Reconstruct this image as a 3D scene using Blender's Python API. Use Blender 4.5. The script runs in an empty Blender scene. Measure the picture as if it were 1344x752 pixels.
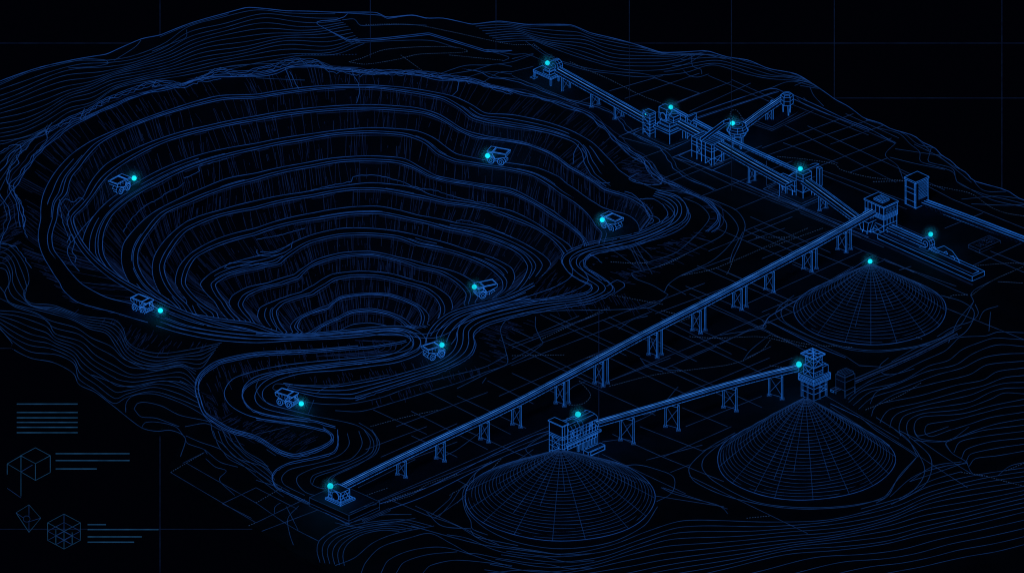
import bpy, math, random
import numpy as np
from mathutils import Vector
from mathutils.bvhtree import BVHTree
random.seed(7); rng = np.random.default_rng(7)
# ---------------------------------------------------------------- camera, world, light
S = 0.5                         # metres per working unit
SE, CE = 0.45, 0.8930           # sine and cosine of the camera's downward angle
scene = bpy.context.scene
cam_d = bpy.data.cameras.new('camera'); cam = bpy.data.objects.new('camera', cam_d)
scene.collection.objects.link(cam); scene.camera = cam
cam_d.type = 'ORTHO'; cam_d.ortho_scale = 1344*S
cam_d.clip_start = 1; cam_d.clip_end = 5000
VD = Vector((0, CE, -SE))
cam.location = -VD*2600*S; cam.rotation_euler = (math.pi/2-math.asin(SE), 0, 0)
world = bpy.data.worlds.new("World"); scene.world = world; world.use_nodes = True
bg = world.node_tree.nodes['Background']
bg.inputs[0].default_value = (0.16, 0.28, 1.0, 1); bg.inputs[1].default_value = 0.0014
scene.view_settings.view_transform = 'Standard'; scene.view_settings.look = 'None'
scene.view_settings.exposure = 0; scene.view_settings.gamma = 1
scene.cycles.filter_width = 1.15
sun_d = bpy.data.lights.new('ground_fill', 'SUN'); sun_d.energy = 0.11; sun_d.angle = 0.2; sun_d.color = (.35, .55, 1)  # dim blue fill, added to lift the dark surfaces; no such source in the scene
sun = bpy.data.objects.new('ground_fill', sun_d); scene.collection.objects.link(sun)
sun.rotation_euler = (math.radians(40), math.radians(-25), 0)

# ---------------------------------------------------------------- materials
def surf_mat(name, col, rough=.8):
    m = bpy.data.materials.new(name); m.use_nodes = True; nt = m.node_tree
    b = nt.nodes['Principled BSDF']; b.inputs['Roughness'].default_value = rough
    b.inputs['Specular IOR Level'].default_value = .15
    n = nt.nodes.new('ShaderNodeTexNoise'); n.inputs['Scale'].default_value = .06; n.inputs['Detail'].default_value = 4
    tc = nt.nodes.new('ShaderNodeTexCoord'); nt.links.new(tc.outputs['Object'], n.inputs['Vector'])
    r = nt.nodes.new('ShaderNodeValToRGB')
    r.color_ramp.elements[0].position = .3; r.color_ramp.elements[1].position = .75
    r.color_ramp.elements[0].color = (*[c*.7 for c in col], 1); r.color_ramp.elements[1].color = (*[c*1.25 for c in col], 1)
    nt.links.new(n.outputs['Fac'], r.inputs['Fac']); nt.links.new(r.outputs['Color'], b.inputs['Base Color'])
    return m
def glow_mat(name, col, k=1.0):
    m = bpy.data.materials.new(name); m.use_nodes = True; nt = m.node_tree
    nt.nodes.remove(nt.nodes['Principled BSDF'])
    e = nt.nodes.new('ShaderNodeEmission'); e.inputs[0].default_value = (*col, 1); e.inputs[1].default_value = k
    n = nt.nodes.new('ShaderNodeTexNoise'); n.inputs['Scale'].default_value = .11; n.inputs['Detail'].default_value = 3
    tc = nt.nodes.new('ShaderNodeTexCoord'); nt.links.new(tc.outputs['Object'], n.inputs['Vector'])
    mr = nt.nodes.new('ShaderNodeMapRange'); mr.inputs[1].default_value = .3; mr.inputs[2].default_value = .7
    mr.inputs[3].default_value = .62*k; mr.inputs[4].default_value = 1.3*k
    nt.links.new(n.outputs['Fac'], mr.inputs[0]); nt.links.new(mr.outputs[0], e.inputs[1])
    nt.links.new(e.outputs[0], nt.nodes['Material Output'].inputs[0])
    m.cycles.emission_sampling = 'NONE'
    return m
MAT = {
 'rock': surf_mat('dark_rock', (.020, .032, .055)),
 'panel': surf_mat('dark_panel', (.022, .036, .065), .6),
 'back': glow_mat('back_line', (.0025, .0065, .022)),
 'faint': glow_mat('faint_line', (0.0034, 0.0099, 0.0411)),
 'hatch': glow_mat('hatch_line', (0.0041, 0.0135, 0.0585)),
 'grid': glow_mat('grid_line', (0.0065, 0.0230, 0.0864)),
 'hill': glow_mat('contour_line', (0.0056, 0.0248, 0.0961)),
 'pit': glow_mat('bench_line', (0.0086, 0.0449, 0.1980)),
 'road': glow_mat('road_line', (0.0096, 0.0533, 0.2294)),
 'cone': glow_mat('pile_line', (0.0059, 0.0281, 0.1148)),
 'obj': glow_mat('steel_line', (0.0136, 0.1190, 0.5100)),
 'truck': glow_mat('truck_line', (.022, .170, .70)),
 'hot': glow_mat('belt_line', (.055, .26, .85)),
 'pale': glow_mat('dotted_line', (0.0208, 0.0520, 0.1360)),
 'note': glow_mat('note_line', (0.0070, 0.0350, 0.0850)),
 'cyan': glow_mat('beacon_light', (.006, .76, .92), 1.15),
}
def halo_mat():  # scattering volume added only to give the beacons a halo, thinning outward
    m = bpy.data.materials.new('beacon_halo'); m.use_nodes = True; nt = m.node_tree
    nt.nodes.remove(nt.nodes['Principled BSDF'])
    v = nt.nodes.new('ShaderNodeVolumePrincipled'); v.inputs['Color'].default_value = (.9, .95, 1, 1); v.inputs['Density'].default_value = .014
    tc = nt.nodes.new('ShaderNodeTexCoord'); sb = nt.nodes.new('ShaderNodeVectorMath'); sb.operation = 'DISTANCE'; sb.inputs[1].default_value = (.5, .5, .5)
    nt.links.new(tc.outputs['Generated'], sb.inputs[0])
    mr = nt.nodes.new('ShaderNodeMapRange'); mr.interpolation_type = 'SMOOTHSTEP'; mr.inputs[1].default_value = .5; mr.inputs[2].default_value = .05; mr.inputs[3].default_value = 0; mr.inputs[4].default_value = .030
    nt.links.new(sb.outputs['Value'], mr.inputs[0]); nt.links.new(mr.outputs[0], v.inputs['Density'])
    nt.links.new(v.outputs[0], nt.nodes['Material Output'].inputs['Volume'])
    return m
MAT['halo'] = halo_mat()
# ---------------------------------------------------------------- mesh collecting
def arr(p): return np.asarray(p, float)
class MB:
    def __init__(s): s.v = []; s.f = []; s.m = []; s.n = 0; s.mats = []
    def mi(s, k):
        if k not in s.mats: s.mats.append(k)
        return s.mats.index(k)
    def add(s, verts, faces, mat):
        verts = np.asarray(verts, float).reshape(-1, 3)
        i = s.mi(mat); n = s.n
        s.v.append(verts); s.n += len(verts)
        for f in faces: s.f.append([n+a for a in f]); s.m.append(i)
    def tube(s, pts, mat='obj', w=1.0, closed=False):
        P = np.asarray(pts, float)
        if len(P) < 2: return
        if closed: T = np.roll(P, -1, 0)-np.roll(P, 1, 0)
        else:
            T = np.empty_like(P); T[1:-1] = P[2:]-P[:-2]; T[0] = P[1]-P[0]; T[-1] = P[-1]-P[-2]
        w = w*.74
        T /= np.maximum(np.linalg.norm(T, axis=1), 1e-9)[:, None]
        up = np.zeros_like(T); up[:, 2] = 1
        st = np.abs(T[:, 2]) > .93; up[st] = (0, 1, 0)
        a = np.cross(T, up); a /= np.maximum(np.linalg.norm(a, axis=1), 1e-9)[:, None]
        b = np.cross(a, T); h = w/2
        V = np.stack([P+a*h, P+b*h, P-a*h, P-b*h], 1).reshape(-1, 3)
        n = len(P); F = []
        for i in range(n if closed else n-1):
            j = (i+1) % n
            for k in range(4):
                l = (k+1) % 4; F.append((4*i+k, 4*i+l, 4*j+l, 4*j+k))
        s.add(V, F, mat)
    def line(s, a, b, mat='obj', w=.9): s.tube([a, b], mat, w)
    def poly(s, pts, mat='panel'): s.add(pts, [list(range(len(pts)))], mat)
    def hexa(s, c, mat='panel', em='obj', w=.9, edges=True, faces=True):
        # c: 8 corners, bottom 0-3 then top 4-7
        c = [arr(p) for p in c]
        if faces: s.add(c, [(0,3,2,1),(4,5,6,7),(0,1,5,4),(1,2,6,5),(2,3,7,6),(3,0,4,7)], mat)
        if edges:
            for i, j in ((0,1),(1,2),(2,3),(3,0),(4,5),(5,6),(6,7),(7,4),(0,4),(1,5),(2,6),(3,7)): s.line(c[i], c[j], em, w)
    def prism(s, prof, y0, y1, mat='panel', em='obj', w=.9):   # profile in x,z swept along y
        a = [(x, y0, z) for x, z in prof]; b = [(x, y1, z) for x, z in prof]; n = len(prof)
        s.add(a+b, [list(range(n))[::-1], list(range(n, 2*n))]+[(i, (i+1) % n, n+(i+1) % n, n+i) for i in range(n)], mat)
        for q in (a, b): s.tube(q+[q[0]], em, w)
        for i in range(n): s.line(a[i], b[i], em, w)
    def cyl(s, p, q, r0, r1=None, n=14, mat='panel', em='obj', w=.8, rings=(0, 1), ribs=0):
        p = arr(p); q = arr(q); r1 = r0 if r1 is None else r1
        d = q-p; L = np.linalg.norm(d); d = d/L
        x = np.cross(d, (0, 0, 1.) if abs(d[2]) < .9 else (0, 1., 0)); x /= np.linalg.norm(x); y = np.cross(d, x)
        def ring(t, k=1.0):
            r = (r0+(r1-r0)*t)*k
            return [p+d*L*t+(x*math.cos(2*math.pi*i/n)+y*math.sin(2*math.pi*i/n))*r for i in range(n)]
        A, B = ring(0), ring(1)
        s.add(A+B, [list(range(n))[::-1], list(range(n, 2*n))]+[(i, (i+1) % n, n+(i+1) % n, n+i) for i in range(n)], mat)
        for t in rings: s.tube(ring(t, 1.01), em, w, True)
        for k in range(ribs):
            i = int(k*n/ribs); s.line(A[i], B[i], em, w)
    def build(s, name, parent=None, loc=None, **tags):
        me = bpy.data.meshes.new(name)
        V = np.concatenate(s.v) if s.v else np.zeros((0, 3))
        off = np.array(loc if loc is not None else (parent['_w'] if parent is not None and '_w' in parent else (0, 0, 0)), float)
        me.from_pydata(((V-off)*S).tolist(), [], s.f)
        for k in s.mats: me.materials.append(MAT[k])
        me.polygons.foreach_set('material_index', s.m); me.update()
        o = bpy.data.objects.new(name, me); scene.collection.objects.link(o)
        if parent is not None:
            o.parent = parent; o['_w'] = list(off)
        else:
            o.location = off*S; o['_w'] = list(off)
        for k, v in tags.items(): o[k] = v
        return o
def thing(name, w, label, cat, group=None, rz=0):
    o = bpy.data.objects.new(name, None); scene.collection.objects.link(o)
    o.empty_display_size = 1
    o.location = (w[0]*S, w[1]*S, w[2]*S); o.rotation_euler = (0, 0, rz)
    o['_w'] = [float(a) for a in w]; o['label'] = label; o['category'] = cat
    if group: o['group'] = group
    return o
# ---------------------------------------------------------------- picture <-> place
def P(px, py, z=0.0):       # the point at height z seen at picture position px, py
    return np.array([px-672, -(py-376+CE*z)/SE, z])
def smooth(pts, step=3.0, closed=False):
    p = np.asarray(pts, float)
    if len(p) < 3 and not closed:
        n = max(2, int(np.linalg.norm(p[1]-p[0])/step)+1)
        return np.array([p[0]+(p[1]-p[0])*t for t in np.linspace(0, 1, n)])
    q = np.concatenate([[p[-1]], p, [p[0], p[1]]]) if closed else np.concatenate([[2*p[0]-p[1]], p, [2*p[-1]-p[-2]]])
    out = []
    for i in range(1, len(q)-2):
        a, b, c, d = q[i-1], q[i], q[i+1], q[i+2]
        n = max(1, int(np.linalg.norm(c-b)/step))
        # centripetal-ish: limit tangents to keep corners tight
        L = np.linalg.norm(c-b)+1e-9
        m1 = (c-a)/2; m2 = (d-b)/2
        for m in (m1, m2):
            k = np.linalg.norm(m)
            if k > L: m *= L/k
        for t in np.arange(n)/n:
            out.append((2*t**3-3*t**2+1)*b+(t**3-2*t**2+t)*m1+(-2*t**3+3*t**2)*c+(t**3-t**2)*m2)
    if not closed: out.append(p[-1])
    return np.array(out)
def resample(p, n):
    p = np.asarray(p, float); d = np.r_[0, np.cumsum(np.linalg.norm(np.diff(p, axis=0), axis=1))]
    t = np.linspace(0, d[-1], n)
    return np.stack([np.interp(t, d, p[:, i]) for i in range(p.shape[1])], 1)
# ---------------------------------------------------------------- the pit: benches as rings round a centre
CX, CY = -200.0, 250.0; NT = 540
TH = np.linspace(-math.pi/2, 1.5*math.pi, NT, endpoint=False)
def gsm(a, s):
    k = np.arange(-int(3*s), int(3*s)+1); g = np.exp(-k**2/(2*s*s)); g /= g.sum()
    return sum(w*np.roll(a, -i) for i, w in zip(k, g))
def ring(pts, z, fr=None, sig=1.6):
    th, rr, zz = [], [], []
    for p in pts:
        zz_ = p[2] if len(p) > 2 else z
        w = P(p[0], p[1], zz_); dx, dy = w[0]-CX, w[1]-CY
        a = math.atan2(dy, dx)
        if a < -math.pi/2: a += 2*math.pi
        th.append(a); rr.append(math.hypot(dx, dy)); zz.append(zz_)
    th = np.array(th); rr = np.array(rr); zz = np.array(zz)
    if fr is not None:
        lo, hi = th.min(), th.max()
        for a in (-90, -60, -35, 215, 240):
            b = math.radians(a)
            if b < lo-.25 or b > hi+.25:
                th = np.r_[th, b]; rr = np.r_[rr, fr]; zz = np.r_[zz, z]
    o = np.argsort(th); th, rr, zz = th[o], rr[o], zz[o]
    th = np.r_[th-2*math.pi, th, th+2*math.pi]; rr = np.r_[rr]*1.0; rr = np.tile(rr, 3); zz = np.tile(zz, 3)
    return gsm(np.interp(TH, th, rr), sig), gsm(np.interp(TH, th, zz), sig)
R0 = [(72,375),(58,362),(45,350),(34,338),(27,328),(34,308),(32,290),(31,275),(22,256),(20,245),(42,215),(54,200),(67,188),(75,182),(100,163),(135,147),(175,130),(205,121),(232,115),(260,107),(287,101),(312,102),(336,102),(360,97),(375,91),(400,88),(425,90),(445,94),(470,95),(486,99),(510,98),(540,98),(570,104),(596,107),(612,106),(640,115),(672,122),(722,135),(767,150),(792,170),(809,188),(827,202),(844,211),(852,226),(868,238),
      (900,252),(930,268),(942,282),(935,300),(905,316),(865,326),(800,340),(772,352),(792,366),(805,376),(797,388),(772,397),(722,405),(672,417),(636,428),(610,440),(600,452),(575,456),(540,452),(476,447),(386,452),(336,454),(275,448),(225,439),(200,428),(150,413),(100,400),(80,389)]
T1 = [(80,378,0),(80,373,-3),(66,352,-8),(54,330,-12),(50,313),(54,288),(56,258),(75,223),(95,202),(117,187),(145,174),(175,162),(225,144),(287,126),(336,125),(411,114),(476,112),(536,116),(596,127),(621,139),(636,150),(672,151),(722,162),(750,172),(777,187),(795,205),(812,224,-8),(832,238,-4),(850,243,-2),(870,247,0),(897,258,0),(925,272,0),(935,284,0),(925,300,0),(900,312,0),(860,322,0),(798,337,0),(770,350,0),(788,364,0),(802,376,0),(794,386,0),(770,395,0),(722,403,0),(672,414,0),(634,426,0),(607,439,0),(597,450,0),(573,453,0),(540,448,0),(476,444,0),(386,449,0),(336,451,0),(275,445,0),(225,436,0),(200,425,0),(150,410,0),(100,397,0)]
C1 = [(107,373),(82,343),(70,328),(68,310),(75,288),(78,265),(88,255),(94,232),(105,220),(132,188),(175,166),(237,145),(295,131),(336,130),(386,122),(448,116),(491,116),(536,122),(581,130),(606,145),(618,156),(640,162),(672,167),(722,176),(754,187),(764,200),(766,214),(775,230,-10),(797,247,-8),(832,257,-4),(850,268,-2),(860,283,0),(849,298,0),(822,311,0),(792,319,0),(757,325,0),(739,333,0),(730,345,0),(715,360,0),(697,372,0),(672,384,0),(645,393,0),(618,399,0),(600,404,0),(583,411,0),(568,423,0),(558,433,0),(523,427,0),(486,429,0),(448,433,0),(386,438,0),(336,435,0),(290,430,0),(250,424,0),(205,407,-2),(170,398,-6),(140,391,-10)]
RT = {2:[(87,284),(96,272),(110,260),(120,238),(140,215),(170,199),(200,186),(240,173),(275,165),(336,153),(411,142),(486,138),(548,142),(576,150),(590,159),(606,170),(623,176),(655,180),(690,188),(722,200,-29),(748,219,-23),(772,233,-15),(797,249,-10),(833,258,-6),(852,270,-4),(858,284,-3),(848,297,-3)],
 3:[(150,386),(125,373),(112,350),(108,318),(120,288),(147,260),(175,243),(237,212),(275,200),(336,189),(411,176),(486,168),(548,172),(571,182),(583,192),(598,203),(636,211),(672,215),(704,220,-53),(747,240,-48),(779,261,-42),(799,277,-36),(822,281,-31),(836,291,-28),(840,304,-26)],
 4:[(176,380),(160,348),(162,320),(175,303),(200,280),(232,263),(265,248),(300,234),(336,228),(398,215),(436,208),(486,205),(531,208),(551,220),(573,232),(611,239),(672,248),(709,268),(742,288),(767,308)],
 5:[(212,388),(200,358),(202,338),(217,315),(250,288),(290,276),(336,264),(398,253),(441,246),(486,240),(536,245),(561,253),(598,260),(640,269),(672,277),(702,290),(729,305),(749,324)],
 6:[(246,395),(230,373),(235,350),(250,333),(287,313),(336,300),(411,280),(461,272),(498,271),(548,283),(598,293),(640,300),(672,312),(697,325),(717,338),(724,347),(712,362),(690,378)],
 7:[(300,420),(282,396),(262,373),(275,360),(295,349),(336,337),(366,331),(386,318),(411,308),(448,300),(486,300),(523,304),(561,313),(611,328),(650,340),(672,352),(676,365),(668,380),(648,392)],
 8:[(325,422),(308,410),(300,398),(305,388),(325,377),(351,372),(386,361),(401,350),(415,341),(448,332),(486,330),(523,338),(561,348),(600,358),(622,370),(630,384),(622,398)],
 9:[(350,432),(338,416),(341,404),(361,395),(395,384),(413,374),(421,368),(436,360),(473,356),(511,359),(536,366),(572,377),(590,390),(594,404),(585,418)],
 10:[(385,437),(381,428),(386,421),(411,408),(431,401),(448,389),(481,385),(511,386),(536,394),(553,403),(563,414),(560,426)],
 11:[(405,437),(410,434),(423,426),(443,417),(461,408),(486,405),(511,410),(530,418),(540,427)],
 12:[(425,438),(440,430),(462,423),(486,422),(507,424),(522,431)]}
RC = {2:[(95,285),(110,274),(124,255),(142,231),(175,208),(217,187),(275,171),(336,159),(411,148),(486,144),(561,150),(583,160),(601,172),(623,182),(672,187),(697,192),(732,206,-28),(754,223,-22),(775,236,-14),(797,252,-11),(832,260,-8),(849,272,-7),(855,284,-6),(845,296,-6)],
 3:[(330,423),(275,416),(242,410),(215,395),(190,385),(170,373),(145,350),(136,335),(137,303),(147,283),(170,263),(210,240),(260,217),(300,205),(336,197),(398,185),(436,178),(486,175),(531,178),(556,187),(573,203),(596,213),(636,219),(672,224),(697,230,-53),(734,254,-48),(769,279,-42),(782,298,-36),(791,306,-32),(788,314,-30)],
 4:[(225,396),(195,373),(181,348),(182,328),(197,303),(217,280),(250,266),(290,250),(336,237),(411,220),(448,213),(486,212),(521,214),(541,220),(561,232),(586,239),(636,247),(672,254),(722,282),(747,298),(764,312)],
 5:[(246,400),(222,373),(215,350),(227,325),(245,303),(287,285),(336,275),(411,259),(461,250),(498,250),(536,257),(586,268),(636,275),(672,288),(704,301),(724,314),(739,331)],
 6:[(285,410),(262,395),(243,373),(246,358),(257,338),(287,323),(336,309),(423,288),(461,282),(498,281),(536,289),(586,302),(623,310),(672,328),(684,336),(693,350),(687,366),(676,380),(655,392)],
 7:[(315,420),(296,396),(282,373),(300,362),(336,354),(368,347),(386,332),(406,320),(448,310),(486,309),(523,313),(548,323),(611,338),(643,353),(659,368),(660,380),(645,392)],
 8:[(340,430),(328,414),(318,400),(325,388),(345,379),(370,374),(393,366),(408,351),(448,338),(486,335),(511,340),(548,352),(576,358),(601,373),(612,386),(608,400)],
 9:[(378,437),(366,421),(363,408),(373,398),(411,387),(428,376),(440,368),(461,364),(491,364),(531,373),(556,380),(571,391),(578,404),(574,420)],
 10:[(398,437),(390,430),(396,418),(431,406),(448,392),(486,387),(511,389),(534,397),(548,404),(553,418),(550,428)],
 11:[(412,438),(420,431),(430,426),(446,419),(463,411),(486,409),(508,413),(524,420),(532,428)]}
ZK = {1:-13,2:-32,3:-54,4:-80,5:-105,6:-124,7:-141,8:-160,9:-179,10:-198,11:-214,12:-230}
RR = []            # (r, z, kind, k)
r, z = ring(R0, 0); RR.append([r, z, 'R', 0])
r, z = ring(T1, -13); RR.append([r, z, 'T', 1])
r, z = ring(C1, -13); RR.append([r, z, 'C', 1])
for k in range(2, 13):
    fC = 352-(k-2)*24.0
    r, z = ring(RT[k], ZK[k], fC+8, 2.0); RR.append([r, z, 'T', k])
    if k < 12:
        r, z = ring(RC[k], ZK[k], fC-6, 2.0); RR.append([r, z, 'C', k])
for i in range(1, len(RR)):
    gap = 1.5 if RR[i][2] == 'T' else 3.0
    RR[i][0] = np.minimum(RR[i][0], RR[i-1][0]-gap)
    RR[i][1] = np.minimum(RR[i][1], RR[i-1][1])
RR.append([np.full(NT, 8.0), np.full(NT, -231.0), 'F', 12])
COS, SIN = np.cos(TH), np.sin(TH)
def rw(r, z): return np.stack([CX+r*COS, CY+r*SIN, z*np.ones(NT)], 1)
pit = MB(); pv = [rw(a[0], a[1]) for a in RR]
PV = np.concatenate(pv); PF = []
for i in range(len(pv)-1):
    for j in range(NT):
        k = (j+1) % NT; PF.append((i*NT+j, i*NT+k, (i+1)*NT+k, (i+1)*NT+j))
PF.append(tuple((len(pv)-1)*NT+j for j in range(NT)))
pit.add(PV, PF, 'rock')
# ---------------------------------------------------------------- the ground round it
OUT = [(-90,150,20),(-60,132,24),(0,107,30),(52,89,30),(107,77,30),(140,72,28),(187,51,34),(210,47,34),(250,31,38),(296,18,40),(325,10,40),(375,15,36),(441,17,32),(497,17,28),(506,24,28),(543,20,24),(560,25,22),(580,24,22),(620,33,20),(655,28,24),(690,33,22),(750,33,22),(775,44,20),(825,56,20),(868,70,20),(905,69,20),(925,66,20),(955,76,16),(982,79,16),(1008,91,14),(1045,97,14),(1075,116,12),(1097,132,12),(1112,139,10),(1135,157,10),(1155,161,10),(1168,170,10),(1200,178,10),(1211,188,10),(1228,194,9),(1235,205,9),(1247,210,9),(1258,222,9),(1268,226,9),(1277,239,9),(1310,246,8),(1325,251,8),(1336,261,8),(1344,264,8),(1420,285,4),
       (1420,760,0),(900,775,0),(470,770,0),(416,742,0),(366,712,0),(334,690,0),(290,664,0),(214,622,0),(232,598,-8),(243,575,-14),(225,566,-18),(205,567,-20),(185,562,-20),(150,535,-20),(125,516,-20),(104,506,-20),(97,490,-20),(72,477,-20),(40,470,-20),(15,456,-20),(17,452,-20),(0,430,-18),(-60,410,-14),(-90,380,-8)]
ro, zo = ring(OUT, 0, None, .7)
MR = 26; gv = []
for i in range(MR+1):
    t = i/MR
    hill = np.where(zo > 0, zo*t**1.6, zo*(3*t*t-2*t**3)**.7)
    rr_ = RR[0][0]+(ro-RR[0][0])*t; q = rw(rr_, RR[0][1]*(1-t)**3+hill)
    gv.append(q)
# a shallow hill in the lower right corner
def bump(q):
    q[:, 2] += 16*np.exp(-(((q[:, 0]-690)/260)**2+((q[:, 1]+560)/230)**2))*np.clip((q[:, 0]-530)/150, 0, 1)
for q in gv: bump(q)
GV = np.concatenate(gv); GF = []
for i in range(MR):
    for j in range(NT):
        k = (j+1) % NT; GF.append((i*NT+j, (i+1)*NT+j, (i+1)*NT+k, i*NT+k))
skirt = gv[-1]-np.array([0, 0, 6.0]); b0 = len(GV)
GV2 = np.concatenate([GV, skirt])
for j in range(NT):
    k = (j+1) % NT; GF.append((MR*NT+j, b0+j, b0+k, MR*NT+k))
ground = MB(); ground.add(GV2, GF, 'rock')
nP = len(PV)
BVH = BVHTree.FromPolygons([tuple(v) for v in np.concatenate([PV, GV2])], PF+[tuple(a+nP for a in f) for f in GF], epsilon=0.0)
def cast(px, py):
    o = P(px, py, 0)-np.array(VD)*1500
    h = BVH.ray_cast(Vector(o), VD, 4000)
    return None if h[0] is None else np.array(h[0])
def G(px, py):
    h = cast(px, py); return P(px, py, 0) if h is None else h
def drape(mb, pts, mat='hill', w=.95, step=3.0, sm=True, dot=0, lift=.5, jit=0, closed=False):
    """a line that lies on the ground along traced picture points"""
    q = smooth(pts, step, closed) if sm else resample(pts, max(2, int(np.sum(np.linalg.norm(np.diff(arr(pts), axis=0), axis=1))/step)+1))
    if closed: q = np.concatenate([q, q[:1]])
    if dot:
        L = np.sum(np.linalg.norm(np.diff(q, axis=0), axis=1)); q = resample(q, max(2, int(L/dot*2)))
        H = [cast(*p) for p in q]
        for i in range(0, len(H)-1, 2):
            if H[i] is not None and H[i+1] is not None and np.linalg.norm(H[i]-H[i+1]) < 20:
                a, b = H[i].copy(), H[i+1].copy(); a[2] += lift; b[2] += lift; mb.line(a, b, mat, w)
        return
    run = []; last = None
    if jit: q = q+rng.normal(0, jit, q.shape)
    for p in q:
        h = cast(*p)
        if h is None or (last is not None and np.linalg.norm(h-last) > 34):
            if len(run) > 1: mb.tube(run, mat, w)
            run = []
        if h is not None:
            g = h.copy(); g[2] += lift; run.append(g)
        last = h
    if len(run) > 1: mb.tube(run, mat, w)
def family(mb, A, B, n, mat='hill', w=.95, ends=True, wob=1.2, step=4.0, rib=False, pw=1.0):
    a = smooth(A, 4); b = smooth(B, 4); m = max(len(a), len(b)); a = resample(a, m); b = resample(b, m)
    ph = rng.uniform(0, 6.28, 3); s = np.linspace(0, 1, m)
    rows = []
    for i in range(n):
        t = (i/(n-1))**pw
        c = a+(b-a)*t
        if 0 < i < n-1 and wob:
            c = c+np.stack([np.zeros(m), wob*np.sin(s*17+ph[0]+i*.9)*np.sin(s*5+ph[1])], 1)
        rows.append(c)
        if ends or 0 < i < n-1: drape(mb, c, mat, w, step, sm=False)
    return rows
def sheet(mb, A, B, m=120, k=5, lift=.25):
    a = resample(smooth(A, 3), m); b = resample(smooth(B, 3), m)
    H = [[cast(*(a[i]+(b[i]-a[i])*j/(k-1))) for j in range(k)] for i in range(m)]
    V = []; F = []
    idx = {}
    for i in range(m):
        for j in range(k):
            if H[i][j] is not None:
                idx[i, j] = len(V); q = H[i][j].copy(); q[2] += lift; V.append(q)
    for i in range(m-1):
        for j in range(k-1):
            ks = [(i, j), (i+1, j), (i+1, j+1), (i, j+1)]
            if all(x in idx for x in ks):
                c = [V[idx[x]] for x in ks]
                if max(np.linalg.norm(c[x]-c[x-1]) for x in range(4)) < 45: F.append([idx[x] for x in ks])
    mb.add(V, F, 'rock')

# bench lines on the pit's own rings
def ringline(r, z, mat, w, jit=0.0, lift=.5, smo=2.0, part_=False):
    rr_ = r+(gsm(rng.normal(0, 1, NT), smo)*jit*2.2 if jit else 0)
    q = rw(rr_, z+lift)
    if part_: pit.tube(q[int(NT*(100/360)):int(NT*(323/360))], mat, w)
    else: pit.tube(q, mat, w, True)
for i in range(1, len(RR)-1):
    r, z, kd, k = RR[i]
    if kd == 'T':
        ringline(r, z, 'pit', .9, part_=(k == 1))
    elif kd == 'C':
        rt = RR[i-1][0]; wd = rt-r
        ringline(r, z, 'pit', 1.05, part_=(k == 1))
        ringline(r+np.minimum(6.0, wd*.4), z, 'pit', .85, part_=(k == 1))
        ringline(r-1.2, z-2.2, 'hatch', .9, .7, part_=(k == 1))
        # lane lines where the bench is wide
        for fr in (.36, .64):
            seg = []; c = rw(r+wd*fr, z+.5)
            for j in range(NT*2):
                jj = j % NT
                if wd[jj] > 19+6*fr: seg.append(c[jj])
                else:
                    if len(seg) > 12: pit.tube(seg, 'pit', .8)
                    seg = []
                if j >= NT and not seg: break
for e, m_, w_ in ((0, 'pit', 1.0), (2.5, 'pit', .9), (6, 'pit', .9), (10, 'hatch', .9)):
    rr_ = RR[0][0]+e+gsm(rng.normal(0, 1, NT), 1.5)*3.2
    q = rw(rr_, RR[0][1]+.9); pit.tube(q[int(NT*.22):int(NT*.78)], m_, w_)
# the strip of broken ground outside the rim
rimo = 30+gsm(rng.normal(0, 1, NT), 6)*30
for e, m_ in ((0, 'pit'), (4, 'hill')):
    q = rw(RR[0][0]+np.maximum(12, rimo)+e+gsm(rng.normal(0, 1, NT), 1.3)*2.5, RR[0][1]+2.0)
    pit.tube(q[int(NT*.26):int(NT*.80)], m_, .9)
# scratched wall faces
for i in range(1, len(RR)-1):
    if RR[i][2] != 'T': continue
    ro_, zo_ = RR[i-1][0], RR[i-1][1]; ri_, zi_ = RR[i][0], RR[i][1]; k = RR[i][3]
    n = int(520-k*22)
    for _ in range(n):
        j = rng.integers(0, NT); 
        if math.sin(TH[j]) < -.75: continue
        sl = rng.normal(0, .55)+(2.2 if COS[j] < -.6 else 0); t0 = rng.choice([0, .0, .05, .3, .5]); t1 = rng.choice([1, 1, .95, .8, .6])
        if t1 <= t0: continue
        pts = []
        for t in np.linspace(t0, t1, 4):
            jj = (j+sl*t+rng.normal(0, .05)); a = int(jj) % NT; b = (a+1) % NT; f = jj-int(jj) if jj >= 0 else 0
            r = (ro_[a]+(ri_[a]-ro_[a])*t)*(1-f)+(ro_[b]+(ri_[b]-ro_[b])*t)*f
            z = zo_[a]+(zi_[a]-zo_[a])*t
            th = TH[a]+f*2*math.pi/NT
            pts.append((CX+(r-.5)*math.cos(th), CY+(r-.5)*math.sin(th), z+.3))
        pit.tube(pts, 'hatch' if rng.random() < .10 else 'faint', rng.choice([.45, .6, .75]))
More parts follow.
